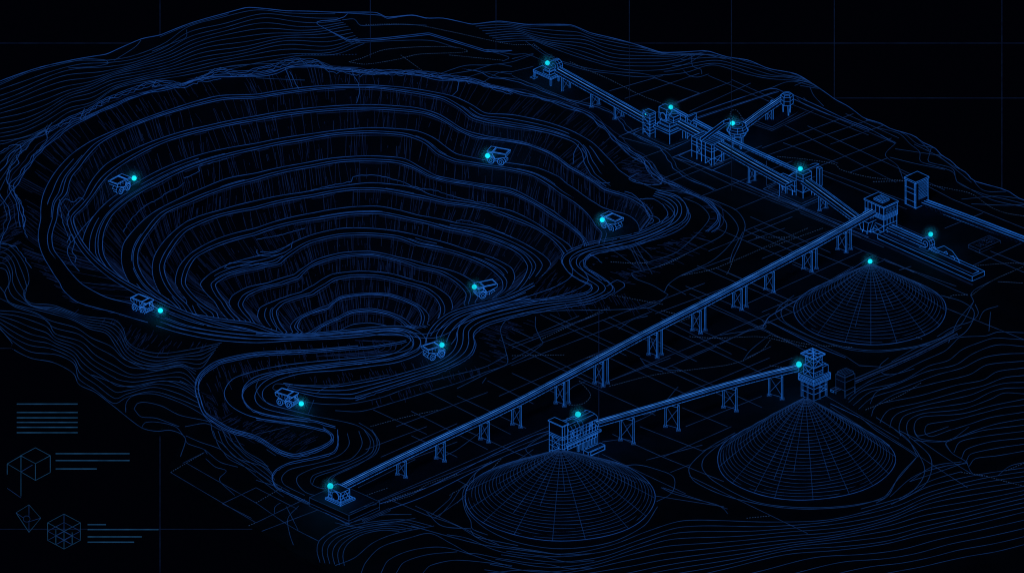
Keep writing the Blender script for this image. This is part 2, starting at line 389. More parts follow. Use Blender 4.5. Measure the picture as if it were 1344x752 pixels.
# ---------------------------------------------------------------- lines on the ground
road = MB()
U_out = [(222,412),(252,423),(290,431),(336,436),(386,439),(448,434),(486,430),(523,428),(545,433),(558,443),(560,455),(548,466),(520,476),(486,481),(448,486),(398,490),(365,499),(347,510),(344,520),(352,530),(372,536),(411,546),(450,553),(471,563),(484,580),(481,594),(461,608),(420,622),(408,632),(416,640)]
U_in = [(205,428),(235,437),(280,446),(336,450),(386,447),(436,445),(476,442),(511,438),(534,442),(543,452),(531,461),(486,468),(411,475),(370,480),(336,487),(305,498),(294,516),(302,532),(325,545),(360,553),(400,558),(430,565),(437,577),(425,590),(395,599),(375,608),(360,620),(357,632),(366,645),(398,658),(440,680)]
S_in = [(857,257),(876,265),(886,276),(880,287),(862,297),(830,310),(782,319),(757,327),(741,336),(738,345),(747,359),(762,369),(778,377),(772,385),(747,391),(697,396),(672,401),(648,406),(618,416),(602,430),(600,449),(593,463),(573,476),(536,488),(498,498),(461,505),(436,508),(400,507),(372,503)]
S_out = [(862,250),(890,258),(902,274),(897,290),(872,304),(834,320),(798,328),(777,332),(766,341),(767,350),(784,360),(802,373),(804,381),(793,388),(772,396),(722,404),(672,415),(636,426),(621,438),(623,451),(616,466),(586,483),(548,496),(511,508),(486,516),(466,523),(440,522),(418,521),(380,512)]
sheet(road, U_out, U_in, 150); sheet(road, S_in, S_out, 170)
family(road, U_out[:22], U_in[:21], 4, 'road', .9, wob=0)
for L in ([(336,437),(386,440),(448,436),(486,433),(523,431),(543,437),(552,447),(548,458),(520,469),(486,474),(411,482),(365,489),(340,497),(322,508),(318,522),(330,537),(360,546),(411,552),(440,560)],
          [(443,564),(443,584),(436,594),(410,601),(381,607),(363,616),(357,626),(363,639),(398,656),(458,687)],
          [(336,549),(386,556),(424,564),(433,569),(434,578),(416,588),(388,596),(373,593),(361,587),(336,572),(305,563),(287,553),(270,541),(264,526),(260,508),(265,493),(287,477),(310,471),(336,466),(411,461),(486,455),(520,450),(533,447)],
          [(424,561),(437,571),(435,580),(418,590),(390,599),(370,595),(358,589),(334,575),(303,566),(284,556),(267,543),(260,526),(256,508),(262,491),(285,474),(336,463),(411,459),(470,454)]):
    drape(road, L, 'road', 1.0)
    drape(road, [(x+.5, y+2.2) for x, y in L], 'pit', .8, jit=.3)
for L in ([(456,569),(458,584),(446,597),(420,607),(381,616),(370,626),(373,636),(400,650)],
          [(471,566),(475,584),(461,602),(435,609),(411,615),(391,625),(390,634),(401,646),(420,652)],
          [(478,564),(486,579),(481,594),(448,611),(411,624),(408,634),(418,640),(428,641)],
          [(488,564),(498,581),(493,596),(476,606),(443,621),(431,629),(433,638)],
          [(471,555),(488,566),(495,580),(490,596),(470,610),(440,624),(434,632)],
          [(411,546),(461,556),(478,564),(490,579),(487,595),(452,613),(415,626),(410,636)]):
    drape(road, L, 'hill', .95)
family(road, S_in, S_out, 4, 'road', .9, wob=0)
for d in (2.6,): drape(road, [(x+d*.6, y+d) for x, y in S_out[:-3]], 'pit', .8, jit=.4)
drape(road, [(x-1.5, y-2) for x, y in S_in[3:20]], 'pit', .8, jit=.3)
# ramp down from the rim to the inner benches
for L in ([(700,372),(672,386),(645,395),(620,401),(602,406),(586,413),(571,425),(562,438),(557,455)],
          [(702,375),(674,389),(645,398),(621,404),(604,409),(588,416),(574,428),(565,441)],
          [(690,384),(665,394),(640,401),(612,409),(594,417),(580,429),(573,440),(574,448)],
          [(692,389),(668,397),(642,404),(614,412),(597,420),(584,432),(578,443)],
          [(697,392),(672,396),(645,405),(620,413),(602,424),(591,437),(586,449)]):
    drape(road, L, 'road', .9)
# the S road where it leaves the pit and dies out on the plain
for L in ([(809,188),(827,205),(844,211),(856,214),(866,229),(884,247),(922,258),(964,275),(975,287),(978,298),(972,318),(962,340)],
          [(832,236),(862,249),(897,253),(930,266),(948,285),(954,297),(947,310),(904,332)],
          [(922,258),(955,280),(969,300),(959,320),(934,343),(892,363),(877,374),(872,384)],
          [(897,260),(919,270),(931,285),(922,300),(902,320),(885,333),(850,345)],
          [(904,332),(864,350),(842,356),(829,359),(834,366),(857,375),(872,384),(877,387)]):
    drape(road, L, 'hill', 1.0)
for L in ([(962,340),(958,352),(953,362)], [(850,345),(835,346),(800,344)], [(904,332),(880,345),(864,350)]): drape(road, L, 'pale', .8, dot=3)
for L in ([(800,320),(822,325),(850,344)], [(834,318),(856,338)], [(829,322),(846,356)], [(834,322),(856,360)], [(826,323),(842,356)], [(790,322),(812,334),(842,356)]):
    drape(road, L, 'grid', .8)

gl = ground
H = lambda L, m='hill', w=.95, **k: drape(gl, L, m, w, **k)
# outline of the land
ground.tube(gv[-1][int(NT*.238):int(NT*.77)]+np.array([0,0,.3]), 'pit', 1.2)
H([(0,431),(16,451),(15,457),(40,470),(70,476),(96,490),(104,505),(125,515),(150,534),(185,561),(205,566),(225,565),(243,575),(237,599)], 'hill', 1.05)
# back hill
family(gl, [(0,110),(30,97),(60,87),(107,80),(140,80),(175,74),(215,58),(247,36),(290,24),(336,14),(380,18),(440,19)],
       [(0,186),(30,181),(60,168),(90,148),(120,138),(150,118),(190,108),(240,100),(290,90),(336,84),(390,74),(440,72),(478,58)], 13, 'hill', .9, wob=2.2, pw=.9)
H([(107,77),(140,80),(142,84),(125,88),(90,90)], 'hill'); H([(187,51),(178,62),(150,80)]); H([(245,40),(244,50),(225,58),(200,68)])
H([(0,112),(40,95),(110,78)], 'hill'); H([(210,49),(250,33),(300,19)]); 
for o in (0, 2.2): H([(456,19),(452,23),(440,27),(422,28),(415,30),(417,33),(430,40),(457,53+o),(500,51+o),(563,44+o),(600,55+o),(636,66+o),(655,67+o),(672,67)], 'pit', 1.0, sm=False)
H([(440,17),(500,21),(508,25),(540,21),(560,25)], 'pit'); H([(449,27),(465,26),(473,34),(520,33),(560,34)], 'hill')
H([(480,33),(540,33),(590,42),(640,53),(672,59),(700,60),(708,66)], 'pale', .7, dot=3)
H([(458,82),(475,77),(505,66),(560,62),(600,63),(614,68),(600,70),(550,72),(520,79),(480,85),(458,82)], 'pale', .7, dot=3)
H([(526,73),(540,83),(555,94)], 'pale', .7, dot=3); H([(590,73),(620,76),(660,80)], 'pale', .7, dot=3)
H([(396,72),(440,73),(470,72)], 'grid', .8, dot=4)
H([(660,81),(668,76),(636,66)], 'hill'); H([(460,58),(500,55),(565,54),(600,64)], 'hill', .8)
for L in ([(576,98),(610,87),(640,86),(672,82),(700,72)], [(590,98),(620,93),(650,85),(672,88)], [(605,105),(640,95),(672,98)], [(635,108),(655,96),(672,95)], [(640,66),(672,72),(692,72),(718,83)], [(672,78),(700,71)],
          [(400,106),(375,105),(336,103)], [(300,92),(345,82),(380,80),(410,78),(430,88),(470,90)], [(250,108),(300,88),(370,84),(420,82),(445,93)]): H(L, 'hill', .85)
# back right ridge
family(gl, [(620,33),(655,30),(690,35),(750,35),(775,46),(830,58),(868,71),(905,71)], [(655,56),(700,54),(715,60),(760,76),(820,92),(870,92),(905,83),(925,72),(960,78)], 9, 'hill', .85, wob=1.5)
family(gl, [(905,74),(935,68),(982,82),(1045,99),(1080,120)], [(860,100),(900,96),(935,86),(980,98),(1010,104),(1060,108),(1078,117)], 5, 'hill', .85, wob=1.5)
for L in ([(908,72),(909,87),(920,92),(921,98)], [(897,93),(905,100),(916,102),(930,98)], [(860,102),(830,101),(800,97),(770,93),(740,84)], [(690,55),(720,75),(780,92),(840,97),(860,101)], [(700,58),(716,70),(728,76)]): H(L, 'hill', .85)
for L in ([(1043,113),(1060,108),(1078,117),(1050,113)], [(1063,115),(1068,126),(1081,140)], [(1008,118),(1030,109),(1045,108),(1078,117)],
          [(1137,158),(1160,165),(1188,177),(1205,190),(1232,196)], [(1150,168),(1180,176),(1195,190),(1207,200),(1208,212),(1222,217),(1250,226),(1256,239)],
          [(1222,196),(1220,203),(1219,213),(1250,222),(1257,240),(1290,255),(1320,262),(1344,268)], [(1176,188),(1162,204),(1178,218),(1185,235)], [(1176,188),(1160,180),(1137,167)],
          [(1175,196),(1230,204),(1262,208)], [(1168,207),(1200,215),(1240,223)], [(1256,239),(1300,262),(1344,272)], [(1262,262),(1310,258),(1344,262)], [(1200,178),(1220,198)], [(1275,268),(1320,270),(1344,269)],
          [(1232,205),(1250,218),(1270,228),(1290,250),(1320,252)], [(1200,190),(1235,208),(1275,240)]): H(L, 'hill', .8)
# left flank
family(gl, [(0,250),(12,225),(18,210),(30,200),(40,188),(50,178),(60,172)], [(0,190),(10,188),(20,184),(35,180),(48,176),(60,170)], 6, 'hill', .85, wob=1)
for L in ([(0,200),(18,190),(28,195),(20,212),(10,225),(10,241),(20,247)], [(10,241),(14,225),(25,215),(22,205),(35,195),(40,186)], [(0,270),(8,262),(15,250),(20,246)], [(60,172),(62,182),(52,196),(42,206)], [(0,320),(20,325),(32,340),(42,352)], [(10,241),(25,262),(30,275),(30,295),(36,312)]): H(L, 'pit', .85, jit=.5)
for i in range(46):
    y = 268+rng.uniform(0, 80); x = rng.uniform(-4, 18); n = rng.uniform(6, 16)
    H([(x, y), (x+n*.5, y-1.5-rng.random()*3), (x+n, y-3-rng.random()*5)], 'faint', .8)
family(gl, [(0,318),(12,322),(25,335),(35,352),(38,372),(30,386),(40,398),(70,401),(110,415),(150,420),(162,432),(166,447),(180,458),(210,464),(250,459),(291,450)],
       [(0,352),(8,355),(12,372),(6,385),(14,398),(60,410),(95,420),(118,432),(140,438),(152,455),(165,472),(200,486),(235,480),(262,484),(275,470),(278,465)], 6, 'hill', .9, wob=1.4)
family(gl, [(0,408),(25,410),(62,421),(72,438),(107,449),(125,466),(150,480),(175,492),(212,486),(240,482),(258,500)],
       [(0,432),(14,446),(40,462),(75,466),(98,478),(103,497),(125,512),(150,530),(165,522),(200,514),(235,524),(262,535)], 7, 'hill', .9, wob=1.2)
family(gl, [(0,362),(4,376),(3,392),(30,404),(60,412),(95,420),(118,434),(145,444),(160,462),(195,478),(235,474),(258,482)], [(0,407),(25,409),(62,420),(74,437),(107,448),(126,465),(150,479),(175,491),(212,485),(240,481),(256,497)], 4, 'hill', .9, ends=False, wob=1.0)
for L in ([(165,541),(166,528),(176,519),(200,517),(225,524),(250,535),(275,550)], [(176,537),(180,530),(190,528),(212,533),(236,545),(275,554),(278,565)], [(176,537),(185,547),(205,549),(235,560)], [(186,562),(190,555),(205,554),(230,560),(243,575)],
          [(243,575),(246,582),(268,590),(280,600),(290,607),(300,610),(312,613)], [(244,572),(262,580),(290,590),(300,602),(320,612),(336,620)],
          [(278,564),(282,575),(295,585),(305,597),(315,603),(328,607),(345,612),(357,620)], [(290,563),(305,580),(330,600),(350,612)], [(270,602),(283,613),(297,618),(288,630),(308,650)], [(272,596),(268,590)],
          [(236,500),(262,512)], [(120,492),(170,508),(215,500),(245,510),(262,522)], [(243,560),(270,556),(290,565)]): H(L, 'hill', .85)
family(gl, [(305,566),(320,590),(345,606),(357,622)], [(280,566),(290,590),(318,610),(345,632),(372,652)], 5, 'hill', .85)
# scratched slopes beside the road
def scratches(poly, n, d, L, mat='faint', w=.65):
    a = arr(poly); lo, hi = a.min(0), a.max(0)
    def inside(x, y):
        c = False
        for i in range(len(a)):
            (x1, y1), (x2, y2) = a[i], a[i-1]
            if (y1 > y) != (y2 > y) and x < (x2-x1)*(y-y1)/(y2-y1)+x1: c = not c
        return c
    k = 0
    while k < n:
        x, y = rng.uniform(lo, hi)
        if not inside(x, y): continue
        k += 1
        q = d+rng.normal(0, .10); l = L*rng.uniform(.5, 1.2)
        H([(x, y), (x+math.cos(q)*l*.5+rng.normal(0,.5), y+math.sin(q)*l*.5), (x+math.cos(q)*l, y+math.sin(q)*l)], mat, w)
scratches([(90,402),(200,430),(280,450),(285,455),(210,462),(170,455),(155,430),(110,415)], 60, 2.2, 12)
scratches([(345,452),(525,444),(535,452),(480,464),(350,478)], 60, 1.3, 11)
scratches([(400,496),(560,470),(600,455),(520,490),(430,502)], 45, 1.2, 10)
scratches([(630,430),(672,420),(700,415),(690,425),(664,440),(655,478),(625,470)], 50, .35, 16)
scratches([(500,516),(610,480),(650,480),(520,520),(480,530)], 45, 1.2, 10)
scratches([(275,480),(330,470),(420,478),(380,482),(310,492),(292,510),(300,535),(280,545),(265,520)], 60, 1.2, 14)
scratches([(300,540),(350,556),(410,564),(425,575),(400,588),(365,580),(330,566),(300,556)], 80, 2.6, 14)
scratches([(705,368),(730,352),(745,368),(765,382),(720,392),(700,392)], 45, 2.3, 12)
scratches([(770,352),(800,350),(850,335),(885,310),(930,300),(900,330),(850,348),(815,372)], 45, .3, 22)
scratches([(815,208),(840,218),(858,238),(845,242),(825,232),(812,218)], 45, .2, 14)
scratches([(800,255),(845,262),(862,275),(855,292),(842,298),(846,275)], 40, 2.2, 10)
scratches([(775,385),(810,380),(850,402),(760,405),(700,412)], 40, 1.0, 14)
scratches([(265,500),(290,560),(340,575),(300,580),(262,540)], 30, .5, 12)
# slump shapes along the rim
for L in ([(845,211),(849,222),(858,234),(868,242),(850,243),(835,240),(826,235),(838,228)], [(852,215),(860,225),(870,236),(866,243)], [(812,190),(830,207),(846,216),(850,226)], [(764,195),(769,206),(758,220)], [(760,190),(754,200),(752,216)],
          [(820,252),(832,256),(845,270),(851,284),(858,290),(850,296)], [(851,283),(862,286),(866,292),(858,296)], [(840,262),(858,262),(872,272),(876,282),(868,293)], [(780,237),(789,241),(800,240)],
          [(790,345),(775,335),(768,345),(774,356),(790,368)], [(796,376),(810,368),(820,375),(806,386)], [(600,436),(598,444),(592,452)]): H(L, 'pit', .9, jit=.3)
for L in ([(380,505),(376,512),(366,514),(358,510),(362,504),(380,505),(430,506),(461,502),(510,492)], [(340,497),(336,510),(345,525),(360,533)], [(416,516),(425,510),(445,505)], [(480,523),(470,524),(466,521),(490,515)],
          [(388,524),(410,529),(436,531),(461,530),(500,522),(536,509),(586,495),(636,482),(666,466)], [(440,539),(473,540),(511,530),(560,515),(600,503),(636,489),(665,478),(664,462),(658,440),(657,432),(665,420),(690,411)],
          [(600,510),(640,490),(690,468),(712,452)], [(633,503),(638,496)], [(412,525),(404,545)], [(690,411),(730,408),(800,407),(852,404),(866,397),(877,387)],
          [(703,416),(703,430),(710,446),(713,450)]): H(L, 'hill', .95)
for L in ([(461,239),(463,234),(470,231),(496,231),(530,240),(545,246),(572,251),(605,261),(650,270)], [(461,239),(440,243),(400,252)], [(162,305),(165,298),(172,288),(190,271),(205,263),(220,253),(234,247),(242,240)], [(241,235),(262,225),(261,219),(275,215),(300,208)],
          [(598,293),(600,290),(612,290),(640,298),(672,312)], [(384,318),(380,328),(366,334),(348,336),(338,334),(337,328)], [(380,322),(360,330),(342,331)], [(336,315),(368,309),(400,300)], [(295,352),(300,346),(336,343)], [(297,352),(336,347),(352,346)],
          [(80,270),(86,262),(96,266),(104,260),(110,262)], [(78,262),(80,280),(85,300),(92,318),(88,330),(95,345),(104,356)], [(84,268),(90,280),(88,296)], [(88,318),(94,308),(98,320),(94,330),(100,338),(98,345)], [(94,318),(108,300),(122,285)]):
    drape(pit if False else road, L, 'pit', .85, jit=.35)
for x0, rx in ((500, 14), (486, 20), (476, 24), (512, 8)):   # nested arcs inside the hairpin
    H([(x0-60, 470-rx*.1), (x0+rx*.6, 461), (x0+rx, 455), (x0+rx*.8, 449), (x0-10, 447)], 'hatch', .8)
# plain: survey grid
for a, b in (((672,100),(760,140)),((750,139),(777,127)),((672,95),(700,88)),((820,130),(918,97)),((856,102),(918,123)),((918,123),(858,150)),((918,123),(880,138)),((800,120),(870,100)),((900,153),(1012,116)),((910,156),(1020,120)),((893,158),(905,163)),
    ((930,100),(1010,134)),((960,105),(1040,142)),((905,147),(985,110)),((870,142),(960,108)),((812,180),(842,168)),((812,180),(870,196)),((830,212),(885,192)),((832,172),(878,193)),((878,193),(910,182)),
    ((882,207),(930,221)),((882,207),(910,196)),((930,221),(950,214)),((884,207),(960,243)),((960,243),(1040,275)),((862,238),(920,215)),((872,242),(1000,192)),((920,258),(1040,212)),((964,276),(1070,232)),((940,216),(980,200)),
    ((1000,195),(1120,150)),((1008,204),(1170,148)),((1060,166),(1240,250)),((1110,150),(1180,182)),((1040,130),(1170,187)),((1040,138),(1140,178)),((1028,188),(1100,215)),((1030,165),(1176,240)),((1090,190),(1160,165)),((1115,227),(1165,208)),((1030,236),(1170,182)),
    ((1060,217),(1190,265)),((1075,228),(1190,275)),((1180,225),(1250,262)),((1000,252),(1140,306)),((960,238),(1130,312)),((980,243),(1150,318)),((1000,256),(1052,273)),((1006,244),(1030,255)),((1006,244),(1006,212)),((1006,244),(1040,232)),
    ((978,303),(1080,262)),((978,303),(1040,330)),((1035,333),(1100,305)),((1010,347),(1050,330)),((980,318),(1030,300)),((955,358),(1010,382)),((892,363),(960,338)),((877,374),(900,387)),
    ((1000,340),(1136,284)),((1050,280),(1160,325)),((990,300),(1120,352)),((900,376),(960,400)),((940,352),(1050,400)),((1000,410),(1160,342)),((1040,347),(1105,375)),((1110,320),(1200,358)),
    ((1008,422),(1110,468)),((1110,468),(1128,480)),((1128,480),(1160,482)),((1008,422),(998,430)),((998,430),(1075,470)),((1000,432),(1010,415)),((1010,415),(1120,350)),((1210,392),(1344,446)),((1160,340),(1270,388)),((1162,343),(1255,376)),((1180,355),(1196,350)),((1280,330),(1344,358)),((1270,352),(1344,318)),
    ((722,413),(840,468)),((672,432),(700,445)),((655,446),(790,510)),((672,457),(792,410)),((672,472),(713,450)),((790,420),(900,470)),((850,404),(980,460)),((860,412),(960,375)),((712,450),(860,395)),((672,490),(742,522)),((640,500),(700,530)),((560,514),(670,570)),((490,538),(560,570)),((520,560),(640,515)),
    ((870,430),(1000,490)),((925,400),(1050,455)),((960,400),(1010,425)),((840,405),(925,372)),((900,470),(1040,410)),((870,485),(940,455)),((800,500),(880,470)),((840,470),(960,525)),((760,500),(860,545)),((895,535),(955,560)),((945,452),(985,432)),((980,470),(1012,455)),
    ((480,590),(560,560)),((520,610),(600,580)),((540,572),(600,600)),((600,560),(690,600)),((470,640),(545,603)),((485,662),(720,560)),((492,660),(700,578)),((700,578),(732,562)),((560,640),(640,608)),((570,680),(700,590)),
    ((600,630),(672,668)),((640,650),(700,620)),((545,664),(655,715)),((510,655),(560,676)),((790,580),(812,577)),((804,570),(870,600)),((870,600),(960,560)),((870,600),(950,632)),((790,596),(900,648)),((848,604),(922,584)),((900,560),(1000,520)),((840,560),(922,592)),((922,592),(1050,540)),
    ((880,620),(905,610)),((905,625),(1060,700)),((870,640),(955,668)),((855,650),(950,665)),((1085,520),(1180,576)),((1090,534),(1168,585)),((1128,548),(1270,640)),((1080,560),(1140,590)),
    ((224,620),(336,686)),((245,608),(336,660)),((292,661),(336,640)),((336,640),(390,668)),((240,608),(268,594)),((292,661),(330,680)),((336,686),(400,655)),((336,700),(420,668)),((270,748),(345,712)),((336,570),(380,560)),
    ((1250,262),(1344,300)),((1240,300),(1290,280)),((1300,330),(1344,348))):
    H([a, b], 'grid', .85, sm=False, step=8)
for L in ([(748,82),(770,92),(800,105),(840,125),(878,140)], [(962,157),(958,150),(960,146),(966,145),(972,152),(978,162)], [(1020,206),(1060,210),(1096,216),(1103,223),(1140,233),(1190,238)], [(1220,243),(1250,249),(1275,255),(1300,272),(1320,280),(1344,284)],
          [(1146,239),(1190,238)], [(1150,448),(1190,440),(1210,445)], [(1270,350),(1320,346),(1344,346)], [(1275,388),(1300,370),(1344,350)], [(1270,387),(1250,388),(1245,392)], [(1310,370),(1344,372)],
          [(1010,440),(1060,452),(1120,456)], [(905,442),(940,444),(990,442),(1010,444),(1060,456)], [(800,507),(860,492),(950,480),(975,474)], [(975,474),(1000,460),(1012,445)], [(672,467),(742,466)], [(712,445),(790,408),(800,404)],
          [(486,560),(530,548),(576,538)], [(475,652),(510,640)], [(515,654),(560,640)], [(505,660),(540,650),(560,636),(600,622)], [(590,650),(640,620),(660,600)], [(224,620),(268,594)], [(336,660),(370,640)], [(298,702),(336,686)],
          [(992,312),(1045,312)], [(1010,325),(1080,300)], [(895,362),(940,352),(1060,300)], [(1136,538),(1180,520),(1210,502)], [(1262,620),(1290,624),(1320,632),(1344,638)], [(1320,618),(1344,608)], [(786,405),(786,405.5)], [(868,408),(920,420)], [(800,387),(870,400)], [(1010,480),(1040,484)],
          [(850,436),(905,418)], [(770,470),(830,452)], [(980,680),(1010,677)], [(760,500),(775,518),(765,530),(745,532)]): H(L, 'pale', .75, dot=3.2)
for L in ([(877,387),(866,397),(852,404)], [(790,620),(832,610),(868,618),(884,626),(885,640),(878,650),(862,658)], [(868,640),(885,648),(940,662),(950,668),(955,674)], [(958,344),(962,330),(975,305)],
          [(700,600),(690,590),(700,580),(726,566)], [(945,440),(1005,430),(1000,420)], [(812,432),(830,420),(850,415)], [(860,480),(880,486),(895,486)], [(820,560),(860,540),(890,508)], [(740,520),(752,508),(770,500)], [(580,600),(600,590),(640,560)],
          [(975,474),(985,460),(1010,440)], [(840,470),(850,482),(870,488)], [(1166,470),(1155,480),(1158,490),(1170,492)], [(1170,475),(1200,458),(1230,446),(1262,430)], [(1245,450),(1258,420),(1278,396),(1274,388),(1280,380),(1300,370)],
          [(1278,396),(1262,425),(1240,440)], [(1280,400),(1284,412),(1275,422),(1250,430),(1230,442)], [(1285,420),(1292,408),(1310,402)], [(1298,435),(1300,410)]): H(L, 'hill', .85)
for L in ([(908,151),(1000,120),(1016,117),(1028,121)], [(912,157),(1005,126),(1022,121)], [(1036,123),(1072,139),(1110,157),(1140,169),(1175,189)], [(1040,130),(1075,146),(1140,171)],
          [(884,207),(930,222),(1040,268),(1140,312)], [(883,207),(908,197)], [(1000,432),(1010,416),(1120,352),(1142,338)], [(1008,422),(1075,456),(1110,470)], [(1128,548),(1090,530)], [(812,180),(838,169)], [(720,566),(700,572),(640,600),(560,640),(490,664)], [(726,574),(660,600),(560,650),(500,672)]): H(L, 'pit', .85)
for a, b in (((664,443),(795,506)),((709,413),(822,467)),((799,416),(915,475)),((868,418),(960,465)),((915,349),(1042,404)),((905,386),(1010,436)),((671,480),(856,409)),((655,520),(820,448)),((667,454),(784,413)),((800,500),(1010,412)),
    ((967,405),(1132,330)),((845,545),(1040,470)),((880,480),(1000,535)),((800,470),(905,520)),((540,540),(640,590)),((600,520),(690,562)),((500,600),(600,556)),((890,520),(1010,470)),((1060,420),(1020,400)),((700,440),(760,415)),((940,300),(1060,352)),((985,285),(1090,332)),((930,330),(1040,285))):
    H([a, b], 'grid', .85, sm=False, step=8)
RIMO = [(60,172),(90,155),(115,144),(132,133),(150,125),(185,112),(205,107),(222,107),(240,110),(252,106),(270,98),(287,90),(300,92),(318,94),(336,90),(360,85),(375,79),(392,77),(405,81),(418,80),(430,88),(455,90),(470,94),(486,92),(520,93),(555,94),(590,99),(620,104),(640,110),(672,120)]
for dy, j_ in ((0, .35), (2.2, .6), (5.5, 1.0)): H([(x, y+dy) for x, y in RIMO], 'pit', .85, jit=j_)
for L in ([(111,143),(106,158),(122,152),(130,148)], [(205,107),(200,115),(212,112)], [(258,102),(268,108),(290,104)], [(380,95),(386,106),(392,117)], [(374,90),(380,104),(384,116)], [(462,96),(470,110),(472,122),(468,136)], [(602,108),(600,120),(594,126)]): H(L, 'pit', .8, jit=.3)
# aprons round the piles
for L in ([(1042,388),(1024,402),(1018,412),(1026,422),(1060,440),(1110,458),(1150,462),(1190,458),(1230,450),(1262,440),(1275,425),(1278,408),(1262,396),(1235,388)], [(1034,398),(1025,410),(1032,424),(1080,448),(1140,460),(1200,455),(1245,440)],
          [(965,568),(930,588),(908,608),(904,618),(912,632),(950,650),(1010,664),(1060,668),(1120,664),(1160,652),(1176,632),(1200,604),(1203,600),(1190,590),(1150,565),(1130,548)], [(955,575),(925,600),(922,615),(938,632),(990,658),(1050,666),(1110,664),(1158,655),(1166,648)],
          [(1203,600),(1180,625),(1166,650),(1150,660)], [(1150,548),(1190,575),(1205,600)], [(1170,560),(1198,585),(1213,612),(1210,630),(1190,650),(1130,668)], [(1190,570),(1220,598),(1222,620),(1210,640),(1170,662)],
          [(610,655),(614,672),(640,695),(680,712),(736,720),(800,712),(845,690),(863,665)], [(660,600),(625,620),(608,645),(610,668),(618,684),(620,694),(640,702)], [(540,690),(590,704),(640,716),(736,728)],
          [(600,660),(618,640),(625,620),(645,605)], [(618,696),(624,704),(680,716)], [(560,672),(580,690),(618,694)]): H(L, 'hill', 1.0)
# lower right: streaming contours
for L in ([(1113,524),(1118,519),(1136,507),(1179,490),(1209,475),(1240,461),(1252,450),(1260,443),(1294,441),(1310,436),(1344,437)],
  [(1114,528),(1133,513),(1182,501),(1218,481),(1245,473),(1263,459),(1285,450),(1305,444),(1327,445),(1344,446)],
  [(1120,532),(1142,515),(1169,508),(1216,488),(1254,479),(1278,464),(1309,453),(1344,455)],
  [(1127,537),(1145,522),(1182,510),(1227,493),(1263,483),(1290,470),(1318,465),(1344,464)],
  [(1144,546),(1146,538),(1153,530),(1178,516),(1227,503),(1272,492),(1296,479),(1344,474)],
  [(1153,530),(1209,519),(1254,506),(1290,499),(1309,488),(1344,483)],
  [(1155,555),(1160,545),(1169,537),(1209,528),(1263,513),(1292,506),(1318,496),(1344,493)],
  [(1168,561),(1171,550),(1180,542),(1209,533),(1272,519),(1300,508),(1320,503),(1344,502)],
  [(1182,572),(1180,560),(1187,546),(1216,537),(1272,528),(1300,515),(1318,510),(1344,509)],
  [(1194,575),(1190,564),(1192,553),(1202,546),(1216,542),(1263,537),(1300,524),(1318,516),(1344,517)],
  [(1243,580),(1208,576),(1200,566),(1202,553),(1212,547),(1263,543),(1300,533),(1344,524)],
  [(1248,564),(1223,573),(1215,570),(1214,563),(1218,557),(1254,551),(1290,542),(1318,535),(1344,532)],
  [(1240,567),(1272,557),(1300,548),(1344,541)], [(1243,580),(1258,574),(1283,564),(1310,556),(1344,550)], [(1247,592),(1241,583),(1247,577),(1262,573),(1290,565),(1344,558)],
  [(1252,594),(1260,580),(1290,573),(1344,566)], [(1262,602),(1268,590),(1300,580),(1344,575)], [(1268,606),(1274,596),(1310,588),(1344,583)], [(1272,612),(1280,602),(1310,598),(1344,592)],
  [(1194,632),(1225,612),(1262,606)], [(1168,652),(1200,625),(1240,612),(1270,608)], [(1180,655),(1215,634),(1236,626),(1262,619)]):
    H(L, 'hill', .85)
for L in ([(1241,582),(1250,595),(1268,606),(1272,615),(1277,622),(1290,625)], [(1200,578),(1230,580),(1250,576),(1272,560)], [(1180,565),(1210,580),(1240,600),(1275,622)], [(1200,564),(1204,572),(1222,568),(1245,560)],
          [(1194,632),(1230,620),(1270,606)], [(1110,520),(1150,496),(1180,490),(1200,484)], [(1142,530),(1150,515),(1176,503)], [(1310,624),(1325,612),(1344,607)]): H(L, 'hill', .85)
A_ = [(672,718),(736,727),(800,716),(850,697),(900,683),(1008,685),(1080,683),(1130,673),(1180,657),(1215,640),(1250,630),(1290,622),(1344,614)]
B_ = [(600,775),(700,782),(800,776),(900,758),(950,747),(1030,728),(1100,722),(1160,714),(1210,702),(1270,690),(1344,672)]
C_ = [(1060,790),(1120,775),(1200,757),(1270,742),(1344,725)]
family(gl, A_, B_, 11, 'hill', .85, wob=2.0); family(gl, B_, C_, 6, 'hill', .8, wob=1.6, ends=False)
family(gl, [(560,676),(600,690),(640,712),(700,722),(740,728),(780,726)], [(640,752),(690,748),(740,752),(780,756)], 4, 'hill', .8, wob=1.2)
family(gl, [(420,738),(416,722),(420,708),(440,696),(480,686),(530,682),(566,690)], [(452,742),(450,728),(456,714),(474,702),(500,696),(524,697)], 6, 'hill', .85, wob=.5)
for L in ([(440,742),(465,732),(490,712),(520,700),(570,690)], [(474,752),(480,738),(500,718),(540,705),(565,700),(590,712),(620,728),(672,744)], [(500,752),(510,735),(540,722),(580,718),(620,728)], [(520,752),(530,738),(560,728),(600,724)],
          [(555,752),(565,742),(600,735),(672,742)], [(440,686),(470,692),(500,688),(545,680)], [(392,664),(378,680),(380,700),(385,715)], [(360,674),(361,665),(368,660)], [(376,665),(391,695)], [(336,630),(365,640),(395,658),(440,675),(470,680)], [(336,660),(380,690),(418,710)], [(350,590),(362,598)],
          [(418,710),(440,694),(470,683),(500,676),(540,675)], [(336,618),(350,628),(380,645)], [(336,604),(352,612)], [(566,676),(590,655),(595,646)], [(576,678),(592,660),(606,640),(620,630)]): H(L, 'hill', .8)
pit.build('pit', kind='structure'); ground.build('ground', kind='structure'); road.build('haul_road', kind='structure')
